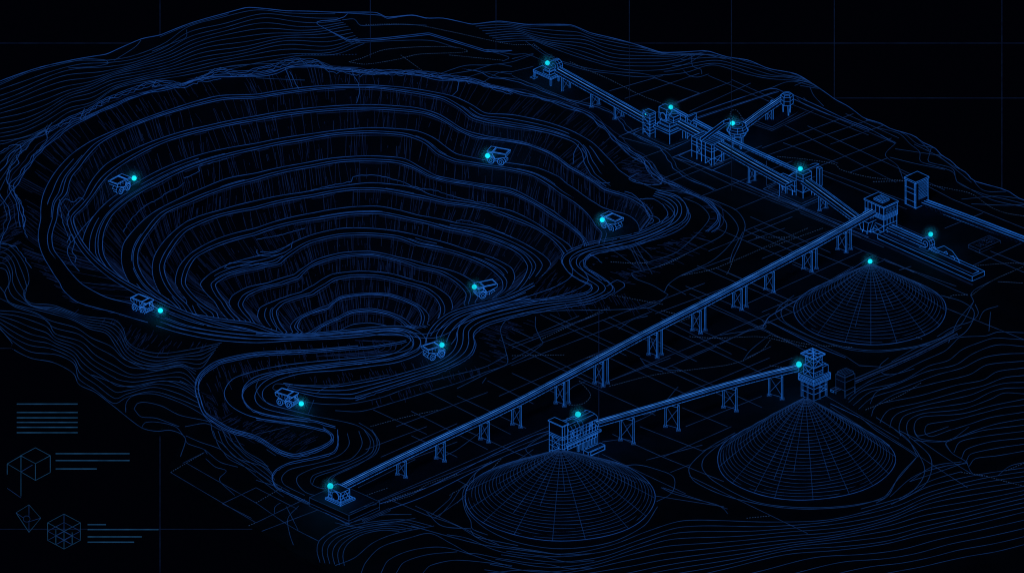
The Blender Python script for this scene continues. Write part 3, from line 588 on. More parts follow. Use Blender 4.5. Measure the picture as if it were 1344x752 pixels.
# ---------------------------------------------------------------- faint survey grid hung far behind the land
def B(px, py, d=1900.0): return P(px, py, 0)+np.array(VD)*d
sk = MB()
for x, y0, y1 in ((210,-40,60),(486,-40,40),(651,-40,45),(826,-40,80),(960,-40,90),(1095,-40,150),(1315,-40,270),(210,560,800)): sk.line(B(x, y0), B(x, y1), 'back', 1.5)
for y, x0, x1 in ((57,-60,200),(57,820,1400),(129,1080,1400),(457,-60,30),(694,-60,420)): sk.line(B(x0, y), B(x1, y), 'back', 1.5)
sk.build('sky', kind='structure')
for (x, y0, y1, lb, mt) in ((486,76,-12,'thin vertical survey line standing on the hill behind the pit','faint'),(826,132,60,'thin vertical survey line rising behind the first conveyor','back'),
                        (960,250,72,'long faint vertical line through the round hopper by the crusher','back'),(786,600,405,'dotted vertical line rising beside the tower on the front pile','faint'),
                        (651,66,-12,'faint vertical line at the start of the far ridge','back'),(1025,262,240,'short vertical line at the corner of the tower pad','faint')):
    b = G(x, y0); h = (y0-y1)/CE; m = MB()
    n = 1
    for i in range(n): m.line(b+np.array([0, 0, h*i/n]), b+np.array([0, 0, h*(i+(.6 if n > 1 else 1))/n]), mt, .9)
    m.build('survey_line', loc=b, label=lb, category='survey line', group='vertical survey lines')

# ---------------------------------------------------------------- helpers for machines
class Frame:
    """building axes: u runs away to the right, v away to the left, h up; all in picture-sized units"""
    def __init__(s, px, py, sl=1.0): s.o = G(px, py); s.k = sl
    def p(s, u, v, h): return s.o+np.array([u-v, (u+v)*s.k, h/CE])
    def hexa(s, m, u0, u1, v0, v1, h0, h1, em='obj', w=.9, **k):
        c = [s.p(u0,v0,h0), s.p(u1,v0,h0), s.p(u1,v1,h0), s.p(u0,v1,h0), s.p(u0,v0,h1), s.p(u1,v0,h1), s.p(u1,v1,h1), s.p(u0,v1,h1)]
        m.hexa(c, em=em, w=w, **k)
    def ln(s, m, a, b, em='obj', w=.8): m.line(s.p(*a), s.p(*b), em, w)
    def path(s, m, pts, em='obj', w=.8): m.tube([s.p(*a) for a in pts], em, w)
def band(fr, m, u0, u1, v0, v1, h, em='obj', w=.8):      # a line round a storey
    e = .25
    fr.path(m, [(u0-e,v1,h),(u0-e,v0-e,h),(u1,v0-e,h)], em, w)
def cross(fr, m, face, a0, a1, c, h0, h1, em='obj', w=.7):
    f = (lambda a, h: (c, a, h)) if face == 'u' else (lambda a, h: (a, c, h))
    fr.ln(m, f(a0,h0), f(a1,h1), em, w); fr.ln(m, f(a1,h0), f(a0,h1), em, w)
def windows(fr, parent, face, a0, a1, c, h0, h1, nx, ny, name='window', em='obj'):
    for i in range(nx):
        for j in range(ny):
            x0 = a0+(a1-a0)*(i+.2)/nx; x1 = a0+(a1-a0)*(i+.8)/nx; y0 = h0+(h1-h0)*(j+.2)/ny; y1 = h0+(h1-h0)*(j+.8)/ny
            f = (lambda a, h: (c-.5, a, h)) if face == 'u' else (lambda a, h: (a, c-.5, h))
            m = MB(); q = [fr.p(*f(x0,y0)), fr.p(*f(x1,y0)), fr.p(*f(x1,y1)), fr.p(*f(x0,y1))]
            m.poly(q); m.tube(q+[q[0]], em, .6); m.build(name, parent)
BN = 0
def beacon(w, parent, r=3.1, stalk=None, power=1.0):
    m = MB(); n, k = 16, 10
    V = []; F = []
    for i in range(k+1):
        a = math.pi*i/k
        for j in range(n): b = 2*math.pi*j/n; V.append(arr(w)+r*np.array([math.sin(a)*math.cos(b), math.sin(a)*math.sin(b), math.cos(a)]))
    for i in range(k):
        for j in range(n): F.append((i*n+j, i*n+(j+1) % n, (i+1)*n+(j+1) % n, (i+1)*n+j))
    m.add(V, F, 'cyan')
    o = m.build('beacon', parent)
    if stalk is not None:
        s_ = MB(); s_.line(stalk, w, 'hot', .9); s_.build('beacon_arm', parent)
    d = bpy.data.lights.new('beacon_glow', 'POINT'); d.energy = 1150*power; d.color = (.015, .55, 1.0); d.shadow_soft_size = r*S
    l = bpy.data.objects.new('beacon_glow', d); scene.collection.objects.link(l); l.parent = o
    l.location = [(w[i]-o['_w'][i]+(0, 0, 0)[i])*S for i in range(3)]
    d.use_shadow = False
    m = MB(); R = 15.0*min(1, .6+.4*power)       # scattering sphere added round the lamp to make its halo
    V = []; F = []; n, k = 20, 12
    for i in range(k+1):
        a = math.pi*i/k
        for j in range(n): b = 2*math.pi*j/n; V.append(arr(w)+R*np.array([math.sin(a)*math.cos(b), math.sin(a)*math.sin(b), math.cos(a)]))
    for i in range(k):
        for j in range(n): F.append((i*n+j, (i+1)*n+j, (i+1)*n+(j+1) % n, i*n+(j+1) % n))
    m.add(V, F, 'halo'); m.build('halo', o)
    return o
def at(px, py, base):          # the point above/behind ground point base, in its own upright plane, seen at px,py
    X, Y = px-672, base[1]; z = (-(Y*SE)-(py-376))/CE
    return np.array([X, Y, z])
def xf(u, v):  # unit helpers
    return None

# ---------------------------------------------------------------- conveyors
def conveyor(label, pts, hs, width, sup, group='long belt conveyors on trestles', depth=4.5, bright='hot', ticks=4.0, legv=(11, -9), brace=True, lines=(-.3, .1), rail=True):
    pts = smooth(pts, 22); N = len(pts)
    t = np.linspace(0, 1, N); hh = np.interp(t, np.linspace(0, 1, len(hs)), hs)
    W = []
    for (x, y), h in zip(pts, hh):
        g = P(x, y+h, 0); W.append(g+np.array([0, 0, h/CE]))
    W = np.array(W); d = np.gradient(W, axis=0); d[:, 2] = 0; d /= np.linalg.norm(d, axis=1)[:, None]
    sd = np.stack([d[:, 1], -d[:, 0], d[:, 2]*0], 1)       # to the right of travel
    up = np.array([0, 0, 1.0]); base = W[N//2].copy(); base[2] = 0
    root = thing('belt_conveyor', base, label, 'conveyor', group)
    hw = width/2
    g = MB()
    A = W-sd*hw; Bq = W+sd*hw; A2 = A-up*depth; B2 = Bq-up*depth
    for i in range(N-1):
        for q in ((A[i],A[i+1],B2[i+1]*0+Bq[i+1],Bq[i]), (A2[i],A2[i+1],B2[i+1],B2[i]), (A[i],A[i+1],A2[i+1],A2[i]), (Bq[i],Bq[i+1],B2[i+1],B2[i])): g.poly(list(q))
    for q in ((A[0],Bq[0],B2[0],A2[0]), (A[-1],Bq[-1],B2[-1],A2[-1])): g.poly(list(q)); g.tube(list(q)+[q[0]], 'obj', .8)
    ce = 'grid' if bright == 'grid' else 'obj'
    for q, mt in ((A, ce), (Bq, ce), (A2, ce), (B2, ce)): g.tube(q, mt, .9)
    g.build('gallery', root)
    tr = MB()
    L = np.r_[0, np.cumsum(np.linalg.norm(np.diff(W, axis=0), axis=1))]
    n = int(L[-1]/ticks); s_ = np.linspace(0, L[-1], n+1)
    f = lambda C, s: np.array([np.interp(s, L, C[:, k]) for k in range(3)])
    for side, (top, bot) in enumerate(((A, A2), (Bq, B2))):
        o = sd[0]*(.5 if side else -.5)
        zz = []
        for i in range(n+1): zz.append(f(top if i % 2 else bot, s_[i])+o)
        tr.tube(zz, 'faint', .6)
    tr.build('side_truss', root)
    bm = MB()
    for k, l in enumerate(lines):
        bm.tube(W+sd*hw*2*l*.92+up*.7, bright if k == 1 or len(lines) == 1 else ce, 1.1 if k == 1 else .8)
    a = W-sd*hw*.7+up*.35; b = W+sd*hw*.7+up*.35
    for i in range(N-1): bm.poly([a[i], a[i+1], b[i+1], b[i]])
    bm.build('belt', root)
    if rail:
        r_ = MB(); q = W-sd*(hw+1.2)+up*2.4; q2 = W+sd*(hw+1.2)+up*2.0
        r_.tube(q, 'grid', .7)
        for i in range(0, n, 2): r_.line(f(q, s_[i]), f(A, s_[i]), 'faint', .5)
        r_.build('handrail', root)
    lv = np.array([legv[0], legv[1], 0.])
    for s in sup:
        px_, fy = s[0], s[1]
        # distance along the deck where the picture x matches
        xs = W[:, 0]+672; o_ = np.argsort(xs); sl = np.interp(px_, xs[o_], L[o_])
        c = f(W, sl); dd = f(d, sl); ss = np.array([dd[1], -dd[0], 0]); g0 = c.copy(); g0[2] = 0
        top = c[2]-depth
        if top < 3: continue
        tw = bpy.data.objects.new('trestle', None); scene.collection.objects.link(tw); tw.parent = root
        tw.location = [(g0[i]-root['_w'][i])*S for i in range(3)]; tw['_w'] = [float(x) for x in g0]
        three = len(s) > 2
        k_ = 1; pos = [g0-lv/2, g0+lv/2] + ([g0+lv/2+np.array([6, 9, 0])] if three else [])
        for q in pos:
            m = MB(); k = .95
            cc = [q+np.array([x, y, z]) for z in (1.2, top) for x, y in ((-k,-k),(k,-k),(k,k),(-k,k))]
            m.hexa(cc, w=.6)
            m.build('leg', tw)
            m = MB(); k = 2.6; cc = [q+np.array([x, y, z]) for z in (0, 1.2) for x, y in ((-k,-k),(k,-k),(k,k),(-k,k))]
            m.hexa(cc, w=.5, em='road'); m.build('footing', tw)
        if brace:
            m = MB(); a, b = pos[0], pos[1]; U = lambda p_, z: p_+np.array([0, 0, z])
            m.line(U(a, top*.08), U(b, top*.08+.1), 'road', .7); m.line(U(a, top*.9), U(b, top*.9), 'obj', .7)
            m.line(U(a, top*.12), U(b, top*.88), 'road', .7); m.line(U(b, top*.12), U(a, top*.88), 'road', .7)
            m.build('cross_brace', tw)
    return root, W, f
cA = conveyor('short conveyor running from the hopper table at the back down to the stepped crusher', [(733,91),(792,124),(856,160)], [23,21,17], 12.5, [(743,122),(781,143),(812,158)], legv=(10, 8), rail=False, lines=(-.3,.1))
cB = conveyor('main conveyor running from the crusher to the arched tower', [(888,158),(940,186),(987,213),(1036,240)], [22,26,26,20], 14, [(987,236),(1028,252)], legv=(8, 6), rail=False, lines=(-.3,.1))
cB1 = conveyor('narrow conveyor rail passing behind the round hopper to the arched tower', [(884,143),(960,183),(1048,224)], [22,24,28], 4, [], lines=(-.5, .5), depth=2.5, bright='obj', rail=False)
cB2 = conveyor('short conveyor between the arched tower and the tall transfer tower', [(1052,232),(1085,256),(1124,285)], [24,22,26], 13, [(1080,274)], legv=(9, 8), rail=False, lines=(-.3,.1))
cC = conveyor('steep conveyor climbing to the small head house on the far pad', [(1028,127),(1000,146),(972,167)], [24,22,20], 9, [(1010,160)], legv=(8, 0))
cD = conveyor('longest conveyor crossing the plain from the transfer tower to the front feeder', [(1146,276),(1075,316),(1008,352),(925,396),(840,440),(755,486),(672,530),(560,583),(500,612),(444,640)],
     [30,31,31,34,37,35,32,30,26,19], 10, [(1105,0,1),(1060,0,1),(1010,0),(968,0,1),(914,0,1),(857,0,1),(786,0,1),(735,0,1),(678,0),(636,0),(578,0),(527,0)])
cE = conveyor('conveyor between the tower on the middle pile and the tower on the front pile', [(1046,481),(1008,490),(940,508),(880,526),(783,554)], [34,33,36,38,36], 10, [(1018,0),(958,0),(882,0),(823,0)], legv=(17, -11))
cF = conveyor('low conveyor leaving the lone square building toward the right edge', [(1208,262),(1270,285),(1330,308),(1390,331)], [7,7,7,7], 11, [], depth=6, bright='obj', rail=False)
cG = conveyor('short conveyor from the transfer tower to the drum by the long platform', [(1168,297),(1218,319)], [16,13], 12, [(1190,0)], bright='obj', ticks=3)
cH = conveyor('faint low conveyor running from the shed behind the middle pile up to the right', [(1092,512),(1145,489),(1200,465),(1254,437)], [7,5,4,3], 6, [], depth=2.5, bright='grid', rail=False, lines=(-.5, .5))

# ---------------------------------------------------------------- stations
def T(px, py, label, cat='building', name='transfer_tower', group=None, z=None, **k):
    fr = Frame(px, py, **k)
    if z is not None: fr.o = P(px, py, z/CE)
    return fr, thing(name, fr.o, label, cat, group)
def part(name, root, fn, **k):
    m = MB(); fn(m); return m.build(name, root, **k)
# 1 hopper table at the back
fr, r = T(723, 113, 'hopper table with a round drum on top at the far end of the first conveyor', 'hopper', 'hopper_station')
def f(m):
    fr.hexa(m, 0, 12, 0, 23, 8, 11); band(fr, m, 0, 12, 0, 23, 9.5)
part('deck', r, f)
for u, v in ((.6,.6),(11,.6),(.6,22),(11,22)):
    part('leg', r, lambda m: fr.hexa(m, u-.6, u+.6, v-.6, v+.6, 0, 8, w=.6)); 
part('footing', r, lambda m: fr.hexa(m, -2, 3, 20, 25, 0, 1, w=.6))
def f(m):
    fr.hexa(m, 2, 11, 4, 12, 11, 15); fr.hexa(m, 3.5, 10, 5, 11, 15, 18)
part('hopper', r, f)
def f(m):
    c = fr.p(13, 6, 19); m.cyl(c+np.array([-3, -3, 0]), c+np.array([3, 3, 0]), 7.5, n=18, rings=(0, .5, 1), ribs=9)
    m.cyl(c+np.array([-3.2, -3.2, 0]), c+np.array([-2.8, -2.8, 0]), 3.5, n=12)
part('drum', r, f)
beacon(at(718.5, 83, fr.p(2, 8, 0)), r)
# 2 stepped crusher
fr, r = T(879, 190, 'stepped crusher house with a ladder tower and hood at the meeting of two conveyors', 'crusher', 'crusher_house')
part('base', r, lambda m: fr.hexa(m, 0, 17, 0, 19, 0, 14))
def f(m):
    fr.hexa(m, -1, 18, -1, 20, 14, 17); fr.hexa(m, 1, 16, 1, 17, 17, 21); fr.hexa(m, 2.5, 14, 2.5, 15, 21, 25)
part('stepped_deck', r, f)
def f(m):
    fr.hexa(m, 4, 12, 8, 18, 25, 40); band(fr, m, 4, 12, 8, 18, 33)
    c = fr.p(3.6, 12, 30); m.cyl(c, c+np.array([-.3, -.3, 0]), 5, n=14)
    cross(fr, m, 'v', 4, 12, 7.7, 26, 39)
part('hood', r, f)
def f(m):
    fr.hexa(m, 6, 15, 1, 7, 25, 32); band(fr, m, 6, 15, 1, 7, 28)
    c = fr.p(10, 4, 32); m.cyl(c, c+np.array([0, 0, 4]), 4, n=12)
part('motor', r, f)
def f(m):
    fr.hexa(m, -2, 5, 24, 33, 0, 30)
    for h in range(4, 30, 4): band(fr, m, -2, 5, 24, 33, h, w=.7)
    for h in range(0, 28, 8): fr.ln(m, (-2.3, 24, h), (-2.3, 33, h+8))
part('ladder_tower', r, f)
def f(m):
    fr.hexa(m, 19, 31, -4, -2, 0, 33-4); cross(fr, m, 'v', 19, 31, -4.3, 2, 13); cross(fr, m, 'v', 19, 31, -4.3, 14, 27)
    for h in (6, 19): 
        c = fr.p(25, -4.4, h); m.cyl(c, c+np.array([.2, -.2, 0]), 3.2, n=12)
part('side_frame', r, f)
def f(m):
    q = [fr.p(*a) for a in ((-8,-8,0.4),(28,-8,.4),(28,40,.4),(-8,40,.4))]; m.poly(q, 'rock'); m.tube(q+[q[0]], 'road', .8)
part('pad', r, f)
beacon(at(880.5, 141, fr.p(12, 6, 0)), r); beacon(at(848.5, 149.5, fr.p(-1, 30, 0)), r, 2.2, power=.4)
# 3 screen house with chute and round hopper
fr, r = T(934, 218, 'open framed screen house with a sloping chute on its roof', 'screen house', 'screen_house')
def f(m):
    fr.hexa(m, 0, 16, 0, 26, 0, 27)
    for h in (9, 18, 22): band(fr, m, 0, 16, 0, 26, h)
    for v in (8, 13, 19): fr.ln(m, (-.3, v, 0), (-.3, v, 27), w=1.0)
    for u in (3, 13): fr.ln(m, (u, -.3, 0), (u, -.3, 27), w=.9)
    cross(fr, m, 'u', 13, 19, -.3, 9, 18); cross(fr, m, 'v', 3, 13, -.3, 0, 9); cross(fr, m, 'u', 0, 8, -.3, 0, 9)
    for u in range(2, 16, 3): fr.ln(m, (u, 0, 27.3), (u, 26, 27.3), w=.6)
part('frame', r, f)
def f(m):
    a0, a1 = fr.p(3, 14, 30), fr.p(22, 2, 50); s_ = np.array([4, 2.5, 0]); dn = np.array([0, 0, -5])
    m.hexa([a0-s_+dn, a0+s_+dn, a1+s_+dn, a1-s_+dn, a0-s_, a0+s_, a1+s_, a1-s_])
    for k in (-.4, .4): m.line(a0+s_*k+np.array([0,0,.4]), a1+s_*k+np.array([0,0,.4]), 'hot', .8)
    for k in range(1, 10): m.line(a0+(a1-a0)*k/10-s_, a0+(a1-a0)*k/10+s_, 'obj', .6)
part('chute', r, f)
def f(m):
    q = [fr.p(*a) for a in ((-7,-7,0.4),(24,-7,.4),(24,36,.4),(-7,36,.4))]; m.poly(q, 'rock'); m.tube(q+[q[0]], 'road', .8)
part('pad', r, f)
fr, r = T(968, 192, 'round hopper under a beacon where the steep conveyor lands', 'hopper', 'round_hopper')
c = fr.o
part('bowl', r, lambda m: (m.cyl(c+np.array([0,0,17]), c+np.array([0,0,24]), 10, 14, n=20, rings=(0,.4,1), ribs=10), m.cyl(c+np.array([0,0,24]), c+np.array([0,0,31]), 13, 11, n=20, rings=(0,.5,1), ribs=8)))
part('cap', r, lambda m: m.cyl(c+np.array([0,0,31]), c+np.array([0,0,33]), 7, 3, n=14))
for a in range(4):
    d_ = np.array([math.cos(a*1.57+.6)*8, math.sin(a*1.57+.6)*8, 0]); part('leg', r, lambda m: m.cyl(c+d_, c+d_+np.array([0,0,18]), 1.1, n=6, ribs=3))
beacon(at(961.5, 162, c), r)
# 4 small head house on the far pad
fr, r = T(1035, 151, 'small six sided head house on stilts at the top of the steep conveyor', 'head house', 'head_house')
c = fr.o
part('cabin', r, lambda m: (m.cyl(c+np.array([-2,0,17]), c+np.array([-2,0,29]), 8.0, n=6, rings=(0,.5,1), ribs=6), m.cyl(c+np.array([-2,0,29]), c+np.array([-2,0,31]), 8.6, 5.5, n=6, rings=(0,1), ribs=6)))
part('roof_cap', r, lambda m: m.cyl(c+np.array([-2,0,31]), c+np.array([-2,0,33]), 3, 2, n=8))
for x, y in ((-7, 8), (-22, 10), (0, -2), (2, 6)): part('leg', r, lambda m: m.cyl(c+np.array([x,y,0]), c+np.array([x,y,16]), .5, 1.4, n=6, ribs=3, rings=(1,)))
def f(m):
    for e in (0, 5, 9):
        q = [P(*a) for a in ((1012-30-e*2,160-0,.0),(1013,170+e*.5+2,0),(1050+e*2.4,153-e*.2,0),(1035+e*2.2,138,0))]
        q = [a+np.array([0,0,.9+G(672+a[0], 376-a[1]*SE)[2]]) for a in q]
        m.tube(q[:4], 'grid', .85)
part('pad_edge', r, f)
# 5 arched tower
fr, r = T(1054, 261, 'arched open tower where two conveyors meet, with a beacon on its front edge', 'tower')
def f(m):
    fr.hexa(m, 0, 11, 0, 9, 0, 31)
    for h in (8, 22, 26): band(fr, m, 0, 11, 0, 9, h)
    fr.hexa(m, 12, 20, -3, 6, 0, 9); cross(fr, m, 'v', 0, 11, -.3, 9, 21)
part('tower_frame', r, f)
def f(m):
    fr.hexa(m, -2, 2, 9, 28, 6, 20); fr.hexa(m, -1, 5, 26, 30, 0, 10); cross(fr, m, 'u', 10, 27, -2.3, 6, 20); band(fr, m, -2, 2, 9, 28, 13)
    for v in (12, 27): fr.ln(m, (-2, v, 0), (-2, v, 6), w=1.2)
part('chute_frame', r, f)
def f(m):
    a = [fr.p(0, 2+16*math.sin(t)*.9+0, 30+9*(math.cos(t))) if False else fr.p(-1, 18-18*k/12, 22+14*math.sin(k/12*1.57)) for k, t in enumerate(np.linspace(0, 1.5, 13))]
    b = [q+np.array([22, 22, 0]) for q in a]
    for i in range(12): m.poly([a[i], a[i+1], b[i+1], b[i]])
    m.tube(a, 'obj', .9); m.tube(b, 'obj', .9)
    for i in (0, 12): m.line(a[i], b[i], 'obj', .9)
    fr.hexa(m, 18, 21, -4, 0, 10, 33)
part('hood', r, f)
def f(m):
    q = [fr.p(*a) for a in ((-12,-10,0.4),(26,-10,.4),(26,40,.4),(-12,40,.4))]; m.poly(q, 'rock'); m.tube(q+[q[0]], 'road', .75)
    q = [fr.p(*a) for a in ((-9,-7,0.9),(23,-7,.9),(23,37,.9),(-9,37,.9))]; m.tube(q+[q[0]], 'grid', .75)
part('pad', r, f)
beacon(at(1050.5, 221.5, fr.p(0, 4, 0)), r)
# 6 tall transfer tower
fr, r = T(1160, 311, 'tall transfer tower with a banded cabin where the longest conveyor starts', 'tower')
def f(m):
    fr.hexa(m, 0, 17, 0, 14, 0, 22, w=1.0)
    for h in (6, 14): band(fr, m, 0, 17, 0, 14, h)
    cross(fr, m, 'v', 0, 17, -.3, 0, 6); cross(fr, m, 'u', 0, 14, -.3, 0, 14)
    for u in (4, 8, 12): fr.ln(m, (u, -.3, 14), (u, -.3, 22), w=.7)
part('lower_frame', r, f)
def f(m):
    fr.hexa(m, -.5, 17.5, -.5, 24, 22, 38)
    for h in (23.5, 25, 26.5, 28): band(fr, m, -.5, 17.5, -.5, 24, h, w=.9)
    for v in (5, 10, 15, 20): fr.ln(m, (-.8, v, 28), (-.8, v, 38), w=.7)
part('cabin', r, f)
def f(m):
    fr.hexa(m, -1, 18, -1, 25, 38, 39.5); fr.hexa(m, 4, 13, 6, 17, 39.5, 41.5)
    for v in range(7, 17, 2): fr.ln(m, (4, v, 41.8), (13, v, 41.8), w=.6)
part('roof', r, f)
windows(fr, r, 'v', 1, 16, -.8, 29, 37, 4, 1)
def f(m):
    fr.hexa(m, -2, 3, 15, 25, 0, 22); cross(fr, m, 'u', 15, 25, -2.3, 0, 11); cross(fr, m, 'u', 15, 25, -2.3, 11, 22)
part('stair_frame', r, f)
def f(m):
    a = [fr.p(*q) for q in ((-8,14,4),(-1,14,4),(-1,22,4),(-8,22,4),(-10,10,18),(2,10,18),(2,24,18),(-10,24,18))]
    m.hexa(a); fr.ln(m, (-10,17,18), (-8.5,18,4)); fr.ln(m, (-4,10,18), (-4,14,4))
    for q in ((-7,15),(-2,15),(-7,21)): fr.ln(m, (*q, 0), (*q, 4), w=1.0)
part('feed_hopper', r, f)
def f(m):
    fr.path(m, [(3,-1,8),(-2,-8,2),(3,-28,0),(12,-30,1),(16,-22,6)], w=.8); fr.path(m, [(8,-1,8),(10,-14,3),(14,-22,0)], w=.8); fr.path(m, [(0,-1,9),(5,-6,12),(16,-8,8)], w=.8)
    fr.hexa(m, 2, 9, -27, -14, 0, 5); fr.hexa(m, 9, 14, -20, -6, 0, 8)
part('drive_frame', r, f)
# 7 drum and gear by the long platform
fr, r = T(1217, 333, 'drum and gear wheel at the head of the long platform', 'machine', 'drum_station')
def f(m):
    fr.hexa(m, -3, 8, -3, 8, 0, 6); fr.hexa(m, 2, 6, -2, 2, 6, 16)
    for k in range(3): fr.hexa(m, 0+k, 4+k, -12-k*9, -5-k*9, 0, 6-k*.8); 
part('frame', r, f)
def f(m):
    c = fr.p(2, 2, 12); m.cyl(c+np.array([-2, -2, 0]), c+np.array([4, 4, 0]), 8, n=16, rings=(0, .5, 1), ribs=8); m.cyl(c+np.array([-2.3,-2.3,0]), c+np.array([-1.9,-1.9,0]), 4, n=12)
part('drum', r, f)
def f(m):
    fr.path(m, [(6,-4,5),(8,-14,13),(7,-26,12),(3,-38,8),(-2,-46,4),(-4,-50,0)], w=.8); fr.path(m, [(6,-10,1),(7,-18,8),(5,-24,4),(4,-30,9),(1,-38,3),(-2,-44,4)], w=.7)
    q = [fr.p(*a) for a in ((-2,-46,0),(0,-40,6),(4,-24,8),(6,-8,0))]; m.poly(q); 
part('spilled_ore', r, f)
beacon(at(1221.5, 307.5, fr.p(6, 2, 0)), r)
# long platform
fr, r = T(1276, 369, 'long low stepped platform beside the drum above the right hand pile', 'platform', 'loading_platform')
def f(m):
    fr.hexa(m, 0, 16, 0, 124, 0, 6, w=.8)
    for u, mt in ((4, 'road'), (12, 'obj')): fr.ln(m, (u, 3, 6.3), (u, 120, 6.3), mt, .7)
    fr.path(m, [(4,3,6.3),(12,3,6.3)], 'obj', .7)
part('slab', r, f)
part('kerb', r, lambda m: fr.hexa(m, -6, -5, -6, 124, 0, .6, em='faint', w=.6))
# faint flat shed on the plain
fr, r = T(1286, 332, 'faint low rectangular tank with speckled cover on the right plain', 'tank', 'settling_tank')
def f(m):
    fr.hexa(m, 0, 27, 0, 15, 0, 4, em='grid', w=.8)
part('wall', r, f)
def f(m):
    for _ in range(70):
        u, v = rng.uniform(2, 25), rng.uniform(2, 13); fr.ln(m, (u, v, 4.4), (u+1, v, 4.4), 'grid', .6)
    q = [fr.p(*a) for a in ((1,1,4.3),(26,1,4.3),(26,14,4.3),(1,14,4.3))]; m.poly(q)
part('cover', r, f)
# 8 lone square building
fr, r = T(1202, 274, 'lone square building with a speckled right wall at the start of the low conveyor', 'building', 'square_building')
def f(m):
    fr.hexa(m, 0, 16, 0, 14, 0, 33, w=.9); fr.path(m, [(-.4,14,.8),(-.4,-.4,.8),(16,-.4,.8)], w=.8)
    for h in (8, 18, 24): fr.ln(m, (-.3, 0, h), (-.3, 14, h), w=.8)
    fr.ln(m, (-.3, 1.6, 0), (-.3, 1.6, 33)); fr.ln(m, (-.3, 12.5, 0), (-.3, 12.5, 33))
part('wall', r, f)
part('roof', r, lambda m: fr.hexa(m, -.6, 16.6, -.6, 14.6, 33, 35))
windows(fr, r, 'v', 3, 15.5, 0, 10, 32, 5, 6)
# 9 tower on middle pile
fr, r = T(1068, 527, 'tall tower with an open roof frame behind the top of the middle pile', 'tower')
def f(m):
    for u, v in ((0,0),(17,0),(0,16),(17,16),(8,0),(0,8)): fr.hexa(m, u-.4, u+.4, v-.4, v+.4, 0, 22, em='road', w=.5)
    for h in (9, 16): band(fr, m, 0, 17, 0, 16, h)
    fr.hexa(m, 1, 16, 1, 15, 0, 22, w=.6); cross(fr, m, 'v', 8, 17, -.3, 9, 16)
part('lower_frame', r, f)
def f(m):
    fr.hexa(m, -2, 20, -2, 18, 22, 30, w=1.0)
    for h in (23.5, 25, 27, 28.5): band(fr, m, -2, 20, -2, 18, h, w=.9)
part('walkway', r, f)
def f(m):
    fr.hexa(m, 1, 17, 1, 14, 30, 42); band(fr, m, 1, 17, 1, 14, 36); fr.hexa(m, 12, 19, 0, 6, 30, 40, w=.7); cross(fr, m, 'u', 3, 13, .7, 30, 42); 
part('cabin', r, f)
def f(m):
    fr.hexa(m, 2, 13, 2, 13, 42, 55, w=.8); cross(fr, m, 'u', 2, 13, 1.7, 42, 55); cross(fr, m, 'v', 2, 13, 1.7, 42, 55); band(fr, m, 2, 13, 2, 13, 49)
part('upper_frame', r, f)
def f(m):
    fr.hexa(m, 0, 15, 0, 17, 55, 56.2)
    for k in (5, 10): fr.ln(m, (k, 0, 56.5), (k, 17, 56.5)); fr.ln(m, (0, k, 56.5), (15, k, 56.5))
    fr.ln(m, (0,0,56.5), (15,17,56.5)); fr.ln(m, (15,0,56.5), (0,17,56.5)); a = fr.p(9,9,61)
    for q in ((0,0,56),(15,0,56),(15,17,56),(0,17,56)): m.line(fr.p(*q), a, 'obj', .8)
part('roof', r, f)
windows(fr, r, 'v', 2, 16, 1, 31, 35, 3, 1)
beacon(at(1048.5, 478, fr.p(0, 18, 0)), r, 3.8, power=1.3)
fr, r = T(1109, 522, 'small shed on thin legs right of the middle pile tower', 'shed', 'drive_shed')
part('wall', r, lambda m: (fr.hexa(m, 0, 13, 0, 12, 9, 26, em='hill'), band(fr, m, 0, 13, 0, 12, 20, 'hill')))
part('roof', r, lambda m: (fr.hexa(m, 1, 12, 1, 11, 26, 29, em='hill'), [fr.ln(m, (1, v, 29.3), (12, v, 29.3), 'hill', .6) for v in (3,5,7,9)]))
for u, v in ((0,0),(13,0),(0,12)): part('leg', r, lambda m: fr.hexa(m, u-.3, u+.3, v-.3, v+.3, 0, 9, em='hill', w=.5))
# 10 tower on the front pile
fr, r = T(738, 604, 'wide tower with a domed roof and many bays behind the top of the front pile', 'tower')
def f(m):
    fr.hexa(m, 0, 7, 0, 17, 0, 44, w=1.0)
    for h in (5, 7, 14, 20, 26, 28, 30): band(fr, m, 0, 7, 0, 17, h)
    for v in (4, 13): fr.ln(m, (-.3, v, 7), (-.3, v, 26), w=.7)
    cross(fr, m, 'u', 4, 13, -.3, 7, 14); cross(fr, m, 'u', 4, 13, -.3, 14, 26)
    fr.ln(m, (3, -.3, 0), (3, -.3, 44)); 
part('end_bay', r, f)
def f(m):
    fr.hexa(m, 7, 48, 2, 14, 9, 34, w=.9)
    for h in (13, 18, 23, 28): fr.ln(m, (7, 1.6, h), (48, 1.6, h), w=.8)
    for u in range(9, 48, 4): fr.ln(m, (u, 1.6, 9), (u, 1.6, 34), w=.8)
    for u in (13, 25, 37): cross(fr, m, 'v', u, u+4, 1.4, 23, 34)
    for u in (11, 19, 29): cross(fr, m, 'v', u, u+4, 1.4, 13, 23)
part('main_bay', r, f)
def f(m):
    fr.hexa(m, 5, 50, -1, 1.4, 16, 18.5, w=.9); fr.ln(m, (5, -1.3, 17.2), (50, -1.3, 17.2), w=.8)
part('walkway', r, f)
for u in (24, 29, 34, 39, 43, 47): part('column', r, lambda m: fr.hexa(m, u-.8, u+.8, 2, 3.6, -9 if False else 0, 9, w=.7))
